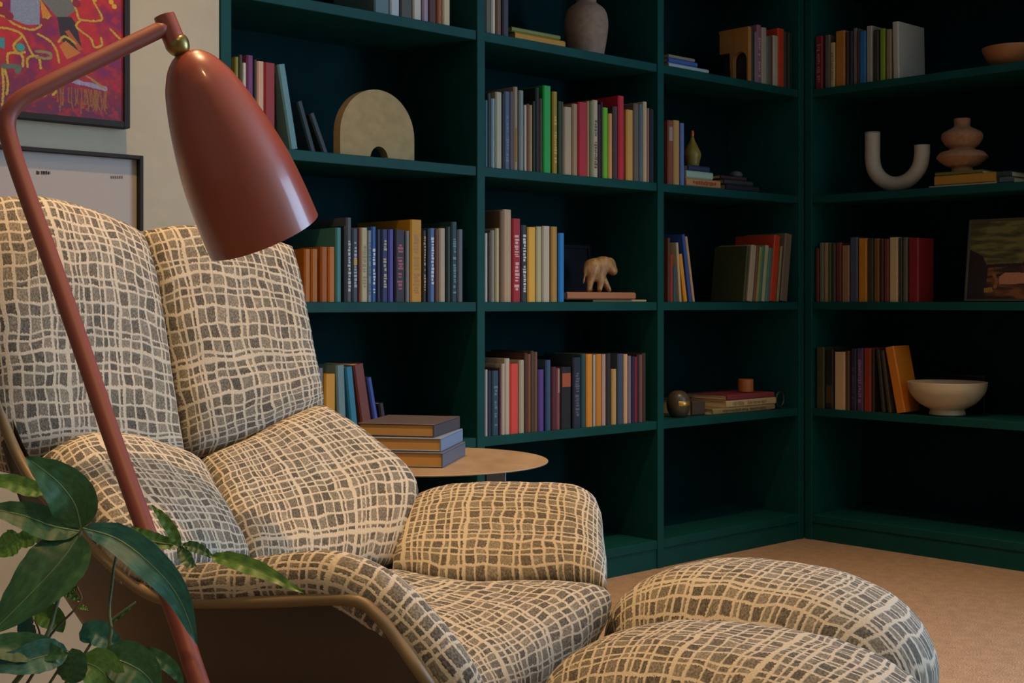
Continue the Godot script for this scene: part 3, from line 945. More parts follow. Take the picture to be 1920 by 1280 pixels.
	g = "flat books beneath the bulbous vase"
	y = flat_on(B, LV[1], 1742, 1868, -0.012, 0.005, 0.16, 0xa09a88, "thin pale book lying at the bottom beneath bulbous vase", g)
	y = flat_on(B, y, 1752, 1866, -0.016, 0.032, 0.16, 0xb07c28, "thick amber book lying in the middle beneath bulbous vase", g)
	vase_y = flat_on(B, y, 1753, 1841, -0.022, 0.012, 0.15, 0x6c6228, "olive book lying directly under bulbous terracotta vase", g)
	y = flat_on(B, LV[1], 1874, 1900, -0.02, 0.02, 0.15, 0x4e5a5a, "small grey-green book lying flat beside amber book", g)
	flat_on(B, y, 1870, 1896, -0.02, 0.018, 0.14, 0x2c3234, "small charcoal book lying flat on grey-green book", g)

var candle_y := 0.0
var vase_y := 0.0

# ------------------------------------------------------------------ things on the shelves
func at_shelf(fr: Transform3D, px: float, lv_y: float, w: float) -> Transform3D:
	return fr * Transform3D(Basis(), Vector3(hit(fr, px, 600, w).x, lv_y + 0.0004, w))

func shelf_things() -> void:
	# pale arch sculpture
	var w := -0.05
	var t := at_shelf(A, 709, LV[1], w)
	var hw := (hit(A, 776, 600, w).x - hit(A, 637, 600, w).x) / 2.0
	var top := hit(A, 706, 168, w).y - LV[1]
	var poly := PackedVector2Array()
	poly.append(Vector2(-hw, 0))
	for i in 25:
		var a := PI - PI * i / 24.0
		poly.append(Vector2(cos(a) * hw, top - hw + sin(a) * hw))
	poly.append(Vector2(hw, 0))
	var hr := 0.030
	var hx := 0.004
	for i in 13:
		var a := PI * i / 12.0
		poly.append(Vector2(hx + cos(a) * hr, sin(a) * hr * 1.15))
	var stone := tri_mat(noise_tex(128, 0.05, Color8(156, 132, 88), Color8(184, 158, 110), 51), 4.0, 0.85)
	var o := thing("arch_sculpture", "pale stone arch sculpture with small hole on teal shelf", "sculpture", t)
	part("arch_body", extrude(poly, -0.03, 0.0), stone, o)
	# clay vase beside the amber book
	var clay := tri_mat(noise_tex(128, 0.05, Color8(122, 98, 82), Color8(156, 128, 108), 52), 5.0, 0.8)
	var d := 2519.0 / (4.03)
	var s := 1.0 / 640.0
	o = thing("clay_vase", "rounded brown clay vase standing beside flat amber book", "vase", at_shelf(A, 1099, LV[2], -0.08))
	part("vase_body", lathe(smooth_prof([Vector2(0.0, 0), Vector2(34 * s, 0), Vector2(36 * s, 6 * s), Vector2(42 * s, 40 * s), Vector2(44 * s, 68 * s), Vector2(38 * s, 92 * s), Vector2(22 * s, 106 * s), Vector2(20 * s, 110 * s), Vector2(21 * s, 120 * s), Vector2(17 * s, 120 * s), Vector2(16 * s, 106 * s), Vector2(0, 100 * s)], 48), 36), clay, o)
	# carved elephant
	elephant()
	o = thing("black_frame", "small plain black picture frame leaning behind carved elephant", "picture frame", A * Transform3D(Basis(Vector3(1, 0, 0), -0.1), Vector3(hit(A, 1085, 500, -0.22).x, LV[0] + 0.0015, -0.22)))
	var sf := st_new()
	bbox(sf, Vector3(-0.075, 0, -0.012), Vector3(-0.063, 0.185, 0.003), 0.001)
	bbox(sf, Vector3(0.063, 0, -0.012), Vector3(0.075, 0.185, 0.003), 0.001)
	bbox(sf, Vector3(-0.063, 0, -0.012), Vector3(0.063, 0.012, 0.003), 0.001)
	bbox(sf, Vector3(-0.063, 0.173, -0.012), Vector3(0.063, 0.185, 0.003), 0.001)
	part("frame", done(sf), mat(0x16161a, 0.25), o)
	part("frame_panel", box_mesh(Vector3(-0.063, 0.012, -0.01), Vector3(0.063, 0.173, -0.003)), mat(0x0a0c12, 0.3), o)
	# wooden arch stand
	w = -0.014
	# a thick board set edge-on to the room: front post, arched opening, back leg and a step behind
	var u1: float = hit(A, 1409, 100, w).x
	var u0: float = hit(A, 1402.5, 100, w).x
	var tall: float = hit(A, 1405, 50, w).y - LV[2]
	var dep := func(px: float) -> float: return -depth_at(A, px, u0, w)
	var hgt := func(px: float, y: float) -> float: return hit(A, px, y, w + dep.call(px) * -1.0).y - LV[2]
	poly = PackedVector2Array()
	var d0: float = dep.call(1349)
	var d1: float = dep.call(1368)
	var d2: float = dep.call(1374)
	var d3: float = dep.call(1400)
	var step_y: float = hgt.call(1358, 101)
	for v in [Vector2(0, 0), Vector2(0, tall - 0.011), Vector2(d0, tall - 0.011), Vector2(d0, step_y), Vector2(d1, step_y - 0.002), Vector2(d1 - 0.003, 0), Vector2(d2, 0)]:
		poly.append(v)
	var am := (d2 + d3) / 2.0
	var ar := (d2 - d3) / 2.0
	var ay: float = hgt.call(1388, 97) - ar
	for i in 11:
		var a := PI * i / 10.0
		poly.append(Vector2(am + cos(a) * ar, ay + sin(a) * ar))
	poly.append(Vector2(d3, 0))
	var wood := tri_mat(noise_tex(128, 0.03, Color8(150, 98, 44), Color8(186, 132, 66), 53, 4, 0.2), 6.0, 0.6)
	o = thing("arch_stand", "small golden wooden stand with arched cut-out next to books", "stand", A * Transform3D(Basis(), Vector3((u0 + u1) / 2.0, LV[2] + 0.0004, w)))
	# outline (depth, height) turned so that depth runs to -z and the thickness along the wall
	var edge := Transform3D(Basis(Vector3(0, 0, -1), Vector3(0, 1, 0), Vector3(1, 0, 0)), Vector3.ZERO)
	var ht := (u1 - u0) / 2.0 * 0.94
	part("arch_block", extrude(poly, -ht, ht, edge), wood, o)
	part("cap_board", box_mesh(Vector3(-ht, tall - 0.011, -d0 - 0.004), Vector3(ht, tall, 0.0), 0.001), wood, o)
	# gourd bottle on three books
	var gy: float = LV[1] + 0.027 + 0.024 + 0.018 + 0.002
	o = thing("gourd_bottle", "olive gourd-shaped bottle with copper stopper on flat books", "bottle", at_shelf(A, 1298, gy, -0.07))
	s = 1.0 / 575.0
	part("bottle_body", lathe(smooth_prof([Vector2(0, 0), Vector2(11 * s, 0), Vector2(15 * s, 14 * s), Vector2(17 * s, 26 * s), Vector2(11 * s, 40 * s), Vector2(5 * s, 52 * s), Vector2(3.5 * s, 58 * s), Vector2(0, 58 * s)], 30), 24), mat(0x8a7428, 0.35), o)
	part("stopper", lathe(smooth_prof([Vector2(0, 57 * s), Vector2(3 * s, 58 * s), Vector2(4 * s, 64 * s), Vector2(3 * s, 71 * s), Vector2(0, 72 * s)], 14), 16), mat(0xb8602c, 0.3, 0.6), o)
	# dark round pot with a gold patch
	o = thing("round_pot", "round dark pot with gold patch beside the upright panel", "pot", at_shelf(A, 1272, LV[-1], -0.055))
	s = 1.0 / 560.0
	part("pot_body", lathe(smooth_prof([Vector2(0, 0), Vector2(12 * s, 0), Vector2(19 * s, 9 * s), Vector2(22 * s, 24 * s), Vector2(18 * s, 40 * s), Vector2(9 * s, 48 * s), Vector2(0, 49 * s)], 30), 32), mat(0x4c4436, 0.35), o)
	var st := st_new()
	var pts := []
	var base := -0.55
	for i in 9:
		var row := []
		for k in 9:
			var a: float = base + 1.1 * k / 8.0
			var v := 0.45 + 0.28 * i / 8.0
			var rr := 22.4 * s * sin(clampf(v, 0.02, 0.98) * PI) * (1.0 if true else 0.0) + 0.0006
			row.append(Vector3(sin(a - 0.3) * rr, v * 49 * s, cos(a - 0.3) * rr))
		pts.append(row)
	grid_mesh(st, pts, [], true)
	part("gold_patch", st.commit(), mat(0xc89a3c, 0.3, 0.7), o)
	# candle on the wine red book
	o = thing("candle", "short amber pillar candle on top of wine red book", "candle", at_shelf(A, 1398, candle_y, -0.08))
	var wax := mat(0xa8602c, 0.5)
	part("wax", lathe([Vector2(0, 0), Vector2(0.026, 0), Vector2(0.0275, 0.002), Vector2(0.0275, 0.043), Vector2(0.025, 0.0455), Vector2(0.021, 0.0435), Vector2(0, 0.042)], 28), wax, o)
	part("wick", tube([Vector3(0, 0.041, 0), Vector3(0.0005, 0.046, 0), Vector3(0.002, 0.051, 0)], [0.0009], 6, 6), mat(0x201810, 0.9), o)
	# dark ring by the corner panel
	o = thing("ring_ornament", "dark green ring ornament standing next to stack under candle", "ornament", at_shelf(A, 1462, LV[-1], -0.035))
	var ring := []
	for i in 16:
		var a := TAU * i / 16
		ring.append(Vector3(cos(a) * 0.022, 0.0325 + sin(a) * 0.026, 0))
	part("ring", tube(ring, [0.005], 40, 10, true), mat(0x16362c, 0.35), o)
	part("ring_foot", box_mesh(Vector3(-0.012, 0, -0.012), Vector3(0.012, 0.004, 0.012), 0.001), mat(0x16362c, 0.35), o)
	# white tube vase
	w = -0.07
	t = at_shelf(B, 1682, LV[1], w)
	var lp := func(x: float, y: float) -> Vector3:
		var h := hit(B, x, y, w)
		return Vector3(h.x - hit(B, 1682, 600, w).x, h.y - LV[1], 0)
	var r := 0.0262
	var xl: float = lp.call(1636, 300).x
	var xr: float = lp.call(1729, 300).x
	var R := (xr - xl) / 2.0
	var path := [Vector3(xl, lp.call(1635, 248).y, 0), Vector3(xl, (R + r + lp.call(1635, 248).y) / 2.0, 0)]
	for i in 9:
		var a := PI + PI * i / 8.0
		path.append(Vector3((xl + xr) / 2.0 + cos(a) * R, R + r + sin(a) * R, 0))
	path.append(Vector3(xr, (R + r + lp.call(1729, 272).y) / 2.0, 0))
	path.append(Vector3(xr, lp.call(1729, 272).y, 0))
	o = thing("tube_vase", "white ceramic tube vase with one arm longer than other", "vase", t)
	part("vase_tube", tube(path, [r], 60, 20), mat(0xb4a894, 0.55), o)
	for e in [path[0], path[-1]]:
		part("mouth_shade_disc", lathe([Vector2(0, 0.0006), Vector2(r * 0.72, 0.0006)], 20, Transform3D(Basis(), e)), mat(0x2a2420, 0.9), o)  # closed tube ends: flat dark disc painted for the shade inside the mouth
	# bulbous terracotta vase
	s = 1.0 / 588.0
	o = thing("bulbous_vase", "terracotta vase of two stacked bulbs standing on olive book", "vase", at_shelf(B, 1804, vase_y, -0.085))
	var terra := tri_mat(noise_tex(128, 0.06, Color8(140, 96, 66), Color8(176, 126, 90), 54), 6.0, 0.85)
	part("vase_body", lathe(smooth_prof([Vector2(0, 0), Vector2(20 * s, 0), Vector2(20 * s, 9 * s), Vector2(32 * s, 14 * s), Vector2(47 * s, 27 * s), Vector2(48 * s, 31 * s), Vector2(40 * s, 40 * s), Vector2(24 * s, 45 * s), Vector2(32 * s, 54 * s), Vector2(39 * s, 67 * s), Vector2(36 * s, 78 * s), Vector2(18 * s, 88 * s), Vector2(15 * s, 93 * s), Vector2(16 * s, 104 * s), Vector2(13 * s, 104 * s), Vector2(11 * s, 90 * s), Vector2(0, 88 * s)], 80), 40), terra, o)
	# white footed bowl
	s = 1.0 / 572.0
	var cer := mat(0xcab898, 0.3)
	o = thing("footed_bowl", "wide white ceramic bowl on narrow foot next to leaning books", "bowl", at_shelf(B, 1776, LV[-1], -0.088))
	part("bowl_body", lathe(smooth_prof([Vector2(0, 0), Vector2(32 * s, 0), Vector2(32 * s, 9 * s), Vector2(34 * s, 12 * s), Vector2(54 * s, 24 * s), Vector2(70 * s, 44 * s), Vector2(74 * s, 62 * s), Vector2(72 * s, 62 * s), Vector2(66 * s, 46 * s), Vector2(48 * s, 28 * s), Vector2(0, 20 * s)], 60), 48), cer, o)
	# dark dish behind the bowl
	o = thing("tray", "black tray leaning upright behind white footed bowl", "tray", at_shelf(B, 1790, LV[-1], -0.27))
	part("tray_board", box_mesh(Vector3(-0.11, 0.0, -0.012), Vector3(0.11, 0.125, 0.0), 0.003), mat(0x141210, 0.4), o)
	part("tray_rim", box_mesh(Vector3(-0.112, 0.118, -0.016), Vector3(0.112, 0.128, 0.006), 0.002), mat(0x1e1a16, 0.35), o)
	# wooden bowl
	o = thing("wooden_bowl", "shallow reddish wooden bowl standing alone beyond white book", "bowl", at_shelf(B, 1900, LV[2], -0.1))
	s = 1.0 / 590.0
	part("bowl_body", lathe(smooth_prof([Vector2(0, 0), Vector2(30 * s, 0), Vector2(44 * s, 10 * s), Vector2(54 * s, 26 * s), Vector2(57 * s, 36 * s), Vector2(55 * s, 36 * s), Vector2(40 * s, 16 * s), Vector2(0, 8 * s)], 40), 40), mat(0xa0683c, 0.5), o)
	# small framed painting leaning on the back
	w = -0.05
	var x0 := hit(B, 1808, 560, w).x
	var Hh := hit(B, 1812, 411, w).y - LV[0]
	t = B * Transform3D(Basis(Vector3(1, 0, 0), -0.13), Vector3(x0 + 0.16, LV[0] + 0.002, w))
	o = thing("framed_painting", "small framed landscape painting leaning on shelf beside crimson book", "picture", t)
	st = st_new()
	bbox(st, Vector3(-0.16, 0, -0.014), Vector3(-0.152, Hh, 0.004), 0.001)
	bbox(st, Vector3(0.152, 0, -0.014), Vector3(0.16, Hh, 0.004), 0.001)
	bbox(st, Vector3(-0.152, 0, -0.014), Vector3(0.152, 0.008, 0.004), 0.001)
	bbox(st, Vector3(-0.152, Hh - 0.008, -0.014), Vector3(0.152, Hh, 0.004), 0.001)
	part("frame", done(st), mat(0x4a4438, 0.4), o)
	var pm := StandardMaterial3D.new()
	pm.albedo_texture = small_painting()
	pm.roughness = 0.5
	part("canvas", print_quad(-0.152, 0.008, 0.152, Hh - 0.008, 0.0), pm, o)
	part("backing", box_mesh(Vector3(-0.152, 0.008, -0.012), Vector3(0.152, Hh - 0.008, -0.002)), mat(0x3a3026, 0.9), o)

func print_quad(x0: float, y0: float, x1: float, y1: float, z: float) -> ArrayMesh:
	var st := st_new()
	for v in [[x0, y0, 0, 1], [x0, y1, 0, 0], [x1, y1, 1, 0], [x0, y0, 0, 1], [x1, y1, 1, 0], [x1, y0, 1, 1]]:
		st.set_normal(Vector3(0, 0, 1))
		st.set_uv(Vector2(v[2], v[3]))
		st.add_vertex(Vector3(v[0], v[1], z))
	st.generate_tangents()
	return st.commit()

func elephant() -> void:
	var w := -0.085
	var t := at_shelf(A, 1124, LV[0] + 0.007 + 0.022 + 0.002, w)
	var s := 1.0 / 610.0
	var v := func(x: float, y: float, z: float) -> Vector3: return Vector3((x - 1124) * s * 1.16, (545 - y) * s, z)
	var caps := []
	caps.append([v.call(1108, 497, 0), v.call(1130, 493, 0), 0.026, 0.025])      # barrel
	caps.append([v.call(1104, 502, 0), v.call(1112, 510, 0), 0.025, 0.024])      # rump
	caps.append([v.call(1130, 492, 0), v.call(1146, 492, 0), 0.022, 0.019])      # neck
	caps.append([v.call(1146, 491, 0), v.call(1157, 504, 0), 0.020, 0.015])      # head bowed
	caps.append([v.call(1100, 510, 0.012), v.call(1091, 541, 0.014), 0.014, 0.008])
	caps.append([v.call(1106, 512, -0.014), v.call(1110, 541, -0.014), 0.013, 0.008])
	caps.append([v.call(1124, 508, 0.013), v.call(1116, 541, 0.014), 0.014, 0.008])
	caps.append([v.call(1130, 508, -0.01), v.call(1146, 541, 0.002), 0.014, 0.008])
	caps.append([v.call(1134, 484, 0.014), v.call(1146, 506, 0.02), 0.008, 0.010])  # ear
	caps.append([v.call(1134, 484, -0.014), v.call(1146, 506, -0.02), 0.008, 0.010])
	caps.append([v.call(1090, 500, 0), v.call(1086, 528, 0), 0.004, 0.003])      # tail
	var o := thing("carved_elephant", "small carved wooden elephant with bowed head standing on flat book", "figurine", t)
	var carved := tri_mat(noise_tex(128, 0.05, Color8(120, 84, 48), Color8(206, 168, 112), 55, 4, 0.4), 9.0, 0.5)
	part("carved_body", blob(caps, 0.0042, 0.012), carved, o)

# ------------------------------------------------------------------ wall pictures
func pictures() -> void:
	var black := mat(0x120f0e, 0.7)
	var c := hit(A, 232, 243, 0.0)
	var W := 0.60
	var H := 0.80
	var o := thing("framed_artwork", "colourful red abstract artwork in black frame on cream wall", "picture", A * Transform3D(Basis(), Vector3(c.x - W / 2, c.y, 0.001)))
	var st := st_new()
	var f := 0.014
	bbox(st, Vector3(-W / 2, 0, 0), Vector3(-W / 2 + f, H, 0.03), 0.001)
	bbox(st, Vector3(W / 2 - f, 0, 0), Vector3(W / 2, H, 0.03), 0.001)
	bbox(st, Vector3(-W / 2 + f, 0, 0), Vector3(W / 2 - f, f, 0.03), 0.001)
	bbox(st, Vector3(-W / 2 + f, H - f, 0), Vector3(W / 2 - f, H, 0.03), 0.001)
	part("frame", done(st), black, o)
	var pm := StandardMaterial3D.new()
	pm.albedo_texture = abstract_picture()
	pm.roughness = 0.65
	part("canvas", print_quad(-W / 2 + f, f, W / 2 - f, H - f, 0.024), pm, o)
	part("backing", box_mesh(Vector3(-W / 2 + f, f, 0.0), Vector3(W / 2 - f, H - f, 0.022)), mat(0x3a3228, 0.9), o)
	# the white print below
	c = hit(A, 257, 294, 0.0)
	W = 0.60
	H = 0.60
	o = thing("framed_print", "nearly blank white print in thin black frame behind armchair", "picture", A * Transform3D(Basis(), Vector3(c.x - W / 2, c.y - H, 0.001)))
	st = st_new()
	f = 0.009
	bbox(st, Vector3(-W / 2, 0, 0), Vector3(-W / 2 + f, H, 0.03), 0.001)
	bbox(st, Vector3(W / 2 - f, 0, 0), Vector3(W / 2, H, 0.03), 0.001)
	bbox(st, Vector3(-W / 2 + f, 0, 0), Vector3(W / 2 - f, f, 0.03), 0.001)
	bbox(st, Vector3(-W / 2 + f, H - f, 0), Vector3(W / 2 - f, H, 0.03), 0.001)
	part("frame", done(st), black, o)
	part("paper", box_mesh(Vector3(-W / 2 + f, f, 0.0), Vector3(W / 2 - f, H - f, 0.014)), mat(0xb4aca4, 0.7), o)
	st = st_new()
	var g := RandomNumberGenerator.new()
	g.seed = 4
	for blk in [[40, 320, 54, 326], [68, 320, 75, 327], [77, 320, 94, 327]]:
		var x: float = blk[0]
		while x < blk[2]:
			var ww := g.randf_range(1.6, 3.0)
			var a := hit(A, x, blk[1] + g.randf_range(0, 1.5), 0.015)
			var b := hit(A, minf(x + ww, blk[2]), blk[3], 0.015)
			bbox(st, Vector3(a.x - c.x + W / 2, b.y - c.y + H, 0.0135), Vector3(b.x - c.x + W / 2, a.y - c.y + H, 0.0145))
			x += ww + g.randf_range(0.5, 1.2)
	part("caption_print", done(st), mat(0x201e1c, 0.8), o).set_meta("kind", "stuff")
	st = st_new()
	for k in 6:
		var a := hit(A, 207 + k * 4.0, 329.5, 0.015)
		var b := hit(A, 210 + k * 4.0, 335, 0.015)
		bbox(st, Vector3(a.x - c.x + W / 2, b.y - c.y + H, 0.0135), Vector3(b.x - c.x + W / 2, a.y - c.y + H, 0.0145))
	part("stamp_print", done(st), mat(0x6e6864, 0.8), o).set_meta("kind", "stuff")

# ------------------------------------------------------------------ armchair and ottoman
var fabric: StandardMaterial3D

func ctrl(rows: Array) -> Array:
	var out := []
	for r in rows:
		var line := []
		for q in r:
			line.append(P(q[0], q[1], q[2]))
		out.append(line)
	return out

func armchair() -> void:
	var base := Vector3(-0.34, 0, -1.98)
	var o := thing("armchair", "wing-backed shell armchair upholstered in cream and taupe grid fabric", "armchair", Transform3D(Basis(), base))
	var put := func(called: String, m: Mesh, mt: Material) -> MeshInstance3D:
		var p := part(called, m, mt, o)
		p.position = -base
		return p
	# upper back, two halves that meet in a fold
	put.call("back_cushion", cushion(ctrl([
		[[-75, 385, 1.93], [0, 372, 1.98], [85, 374, 2.06], [175, 400, 2.16], [266, 436, 2.28]],
		[[-62, 520, 1.90], [20, 505, 1.93], [110, 500, 2.01], [200, 512, 2.12], [290, 545, 2.25]],
		[[-50, 660, 1.88], [28, 650, 1.91], [120, 645, 1.99], [212, 655, 2.09], [312, 675, 2.22]],
		[[-35, 790, 1.88], [40, 790, 1.91], [130, 790, 1.98], [225, 800, 2.07], [334, 812, 2.19]],
		[[-15, 880, 1.90], [55, 890, 1.93], [145, 880, 1.99], [235, 866, 2.08], [345, 862, 2.18]]]), 0.035, 0.07, 34, 34, 5.0, 7.0), fabric)
	put.call("back_cushion", cushion(ctrl([
		[[262, 434, 2.28], [350, 424, 2.33], [450, 434, 2.40], [548, 462, 2.47]],
		[[288, 545, 2.25], [370, 530, 2.30], [470, 538, 2.38], [568, 562, 2.45]],
		[[310, 675, 2.22], [390, 660, 2.27], [490, 655, 2.35], [585, 655, 2.43]],
		[[333, 800, 2.19], [410, 775, 2.24], [510, 748, 2.33], [599, 722, 2.41]],
		[[343, 866, 2.18], [420, 846, 2.23], [520, 806, 2.32], [605, 765, 2.40]]]), 0.035, 0.07, 34, 34, 6.0, 6.0, Vector2(0.21, 0.13)), fabric)
	# lower back, two halves
	put.call("lumbar_cushion", cushion(ctrl([
		[[78, 858, 1.85], [160, 822, 1.93], [250, 828, 2.04], [378, 866, 2.14]],
		[[118, 920, 1.79], [205, 890, 1.87], [300, 895, 1.98], [398, 918, 2.08]],
		[[180, 990, 1.73], [270, 965, 1.80], [355, 968, 1.91], [430, 982, 2.02]],
		[[262, 1080, 1.68], [340, 1070, 1.75], [410, 1065, 1.84], [470, 1060, 1.95]]]), 0.03, 0.08, 28, 28, 5.0, 5.0, Vector2(0.07, 0.31)), fabric)
	put.call("lumbar_cushion", cushion(ctrl([
		[[372, 866, 2.14], [450, 834, 2.22], [525, 792, 2.30], [600, 758, 2.38]],
		[[396, 918, 2.09], [490, 890, 2.18], [592, 855, 2.28], [700, 828, 2.38]],
		[[426, 982, 2.03], [530, 962, 2.12], [650, 935, 2.23], [782, 914, 2.33]],
		[[466, 1064, 1.95], [560, 1064, 2.01], [660, 1064, 2.08], [745, 1056, 2.15]]]), 0.03, 0.08, 32, 32, 7.0, 6.0, Vector2(0.37, 0.05)), fabric)
	# far arm
	put.call("arm_cushion", cushion(ctrl([
		[[782, 936, 2.36], [872, 926, 2.36], [975, 924, 2.32], [1075, 928, 2.26], [1118, 966, 2.18]],
		[[758, 965, 2.28], [860, 958, 2.27], [965, 958, 2.23], [1078, 968, 2.16], [1130, 1012, 2.10]],
		[[742, 1015, 2.20], [850, 1018, 2.17], [960, 1018, 2.13], [1078, 1028, 2.07], [1137, 1062, 2.03]],
		[[736, 1066, 2.12], [838, 1096, 2.05], [950, 1096, 2.02], [1074, 1092, 1.98], [1138, 1104, 1.96]]]), 0.035, 0.09, 36, 30, 5.0, 5.0, Vector2(0.15, 0.43)), fabric)
	# seat
	put.call("seat_cushion", cushion(ctrl([
		[[480, 1090, 1.90], [600, 1080, 1.98], [735, 1072, 2.10]],
		[[600, 1155, 1.80], [740, 1132, 1.88], [860, 1100, 2.03]],
		[[715, 1230, 1.68], [870, 1172, 1.80], [1010, 1098, 1.99]],
		[[790, 1300, 1.60], [955, 1212, 1.75], [1138, 1110, 1.95]],
		[[825, 1350, 1.56], [972, 1285, 1.73], [1118, 1190, 1.91]],
		[[850, 1440, 1.58], [945, 1380, 1.77], [1070, 1270, 1.95]]]), 0.02, 0.06, 30, 36, 6.0, 6.0, Vector2(0.02, 0.22), 0.006, Vector3(0.4, 2.0, -1.2)), fabric)
	# near arm: a roll that runs forward and down
	var roll := [[275, 1085, 1.70], [360, 1096, 1.66], [460, 1094, 1.64], [560, 1086, 1.62], [640, 1092, 1.60], [715, 1130, 1.585], [780, 1195, 1.57], [835, 1265, 1.56], [870, 1340, 1.57], [880, 1420, 1.60]]
	var rp := []
	for q in roll:
		rp.append(P(q[0], q[1], q[2]))
	put.call("arm_roll", tube(rp, [0.012, 0.026, 0.030, 0.033, 0.036, 0.037, 0.036, 0.035, 0.034, 0.02], 60, 24), fabric)
	# shell: rim loop, lofted down to a small ring
	var rimpx := [[805, 1285, 1.52], [745, 1200, 1.535], [705, 1152, 1.545], [655, 1124, 1.56], [500, 1128, 1.60], [345, 1128, 1.645], [270, 1108, 1.68], [200, 1050, 1.72], [130, 978, 1.775], [60, 900, 1.835], [10, 800, 1.865], [-35, 650, 1.865], [-70, 500, 1.90], [-60, 400, 1.97], [70, 395, 2.12], [180, 415, 2.24], [270, 450, 2.35], [400, 445, 2.43], [520, 485, 2.53], [560, 600, 2.50], [590, 765, 2.46], [690, 860, 2.44], [785, 940, 2.42], [960, 940, 2.39], [1080, 950, 2.32], [1125, 1050, 2.16], [1112, 1160, 2.02], [1050, 1290, 1.96], [940, 1380, 1.78], [855, 1350, 1.60]]
	var rim := []
	for q in rimpx:
		rim.append(P(q[0], q[1], q[2]))
	var cen := Vector3(-0.32, 0.24, -1.98)
	var NR := 90
	var outer := []
	var inner := []
	for j in 13:
		var sv := float(j) / 12.0
		var row := []
		var irow := []
		for i in NR + 1:
			var a := loop_at(rim, float(i) / NR)
			var flat := Vector3(a.x - cen.x, 0, a.z - cen.z)
			var foot := cen + flat.normalized() * 0.11
			var bend := cen + flat * 0.86
			bend.y = lerpf(a.y, cen.y, 0.78)
			var p := a.lerp(bend, sv).lerp(bend.lerp(foot, sv), sv)
			row.append(p)
			irow.append(p - flat.normalized() * 0.012 + Vector3(0, 0.004, 0))
		outer.append(row)
		inner.append(irow)
	var sh := st_new()
	grid_mesh(sh, outer, [], false, true)
	grid_mesh(sh, inner, [], true, true)
	put.call("shell", sh.commit(), mat(0x413b35, 0.42))
	put.call("shell_rim", tube(rim, [0.0075], 150, 10, true), mat(0x7c6a4a, 0.5))
	put.call("pedestal", lathe(smooth_prof([Vector2(0.0, 0.0), Vector2(0.26, 0.0), Vector2(0.26, 0.012), Vector2(0.06, 0.03), Vector2(0.035, 0.06), Vector2(0.035, 0.2), Vector2(0.11, 0.245), Vector2(0, 0.25)], 40), 36, Transform3D(Basis(), Vector3(cen.x, 0, cen.z))), mat(0x35302c, 0.35, 0.7))

func pad(c: Vector3, f: Vector3, s: Vector3, L: float, W: float) -> Array:
	var rows := []
	for j in 5:
		var y := -1.0 + 0.5 * j
		var line := []
		for i in 7:
			var x := -1.0 + i / 3.0
			var xx := x * sqrt(1.0 - 0.40 * y * y)
			var yy := y * sqrt(1.0 - 0.48 * x * x)
			line.append(c + f * xx * L / 2.0 + s * yy * W / 2.0)
		rows.append(line)
	return rows

func ottoman() -> void:
	var f := Vector3(0.85, 0, 0.53).normalized()
	var s := Vector3(0.53, 0, -0.85).normalized()
	var c := Vector3(0.315, 0, -1.75)
	var o := thing("ottoman", "padded ottoman in the same grid fabric with a seam between two pads", "ottoman", Transform3D(Basis(), c))
	var up := Vector3(0, 3, 0)
	var m := cushion(pad(Vector3(0.360, 0.345, -1.914) - c, f, s, 0.48, 0.33), 0.13, 0.09, 34, 34, 2.6, 3.2, Vector2(0.11, 0.27), 0.004, up)
	part("seat_pad", m, fabric, o)
	m = cushion(pad(Vector3(0.268, 0.335, -1.580) - c, f, s, 0.515, 0.33), 0.125, 0.09, 34, 34, 2.6, 3.2, Vector2(0.31, 0.07), 0.004, up)
	part("seat_pad", m, fabric, o)
	part("shell", lathe(smooth_prof([Vector2(0, 0.2), Vector2(0.12, 0.2), Vector2(0.17, 0.23), Vector2(0.19, 0.27), Vector2(0.18, 0.27), Vector2(0, 0.26)], 24), 40), mat(0x413b35, 0.42), o)
	part("pedestal", lathe(smooth_prof([Vector2(0.0, 0.0), Vector2(0.22, 0.0), Vector2(0.22, 0.012), Vector2(0.06, 0.03), Vector2(0.03, 0.06), Vector2(0.03, 0.19), Vector2(0.1, 0.21), Vector2(0, 0.215)], 40), 36), mat(0x35302c, 0.35, 0.7), o)

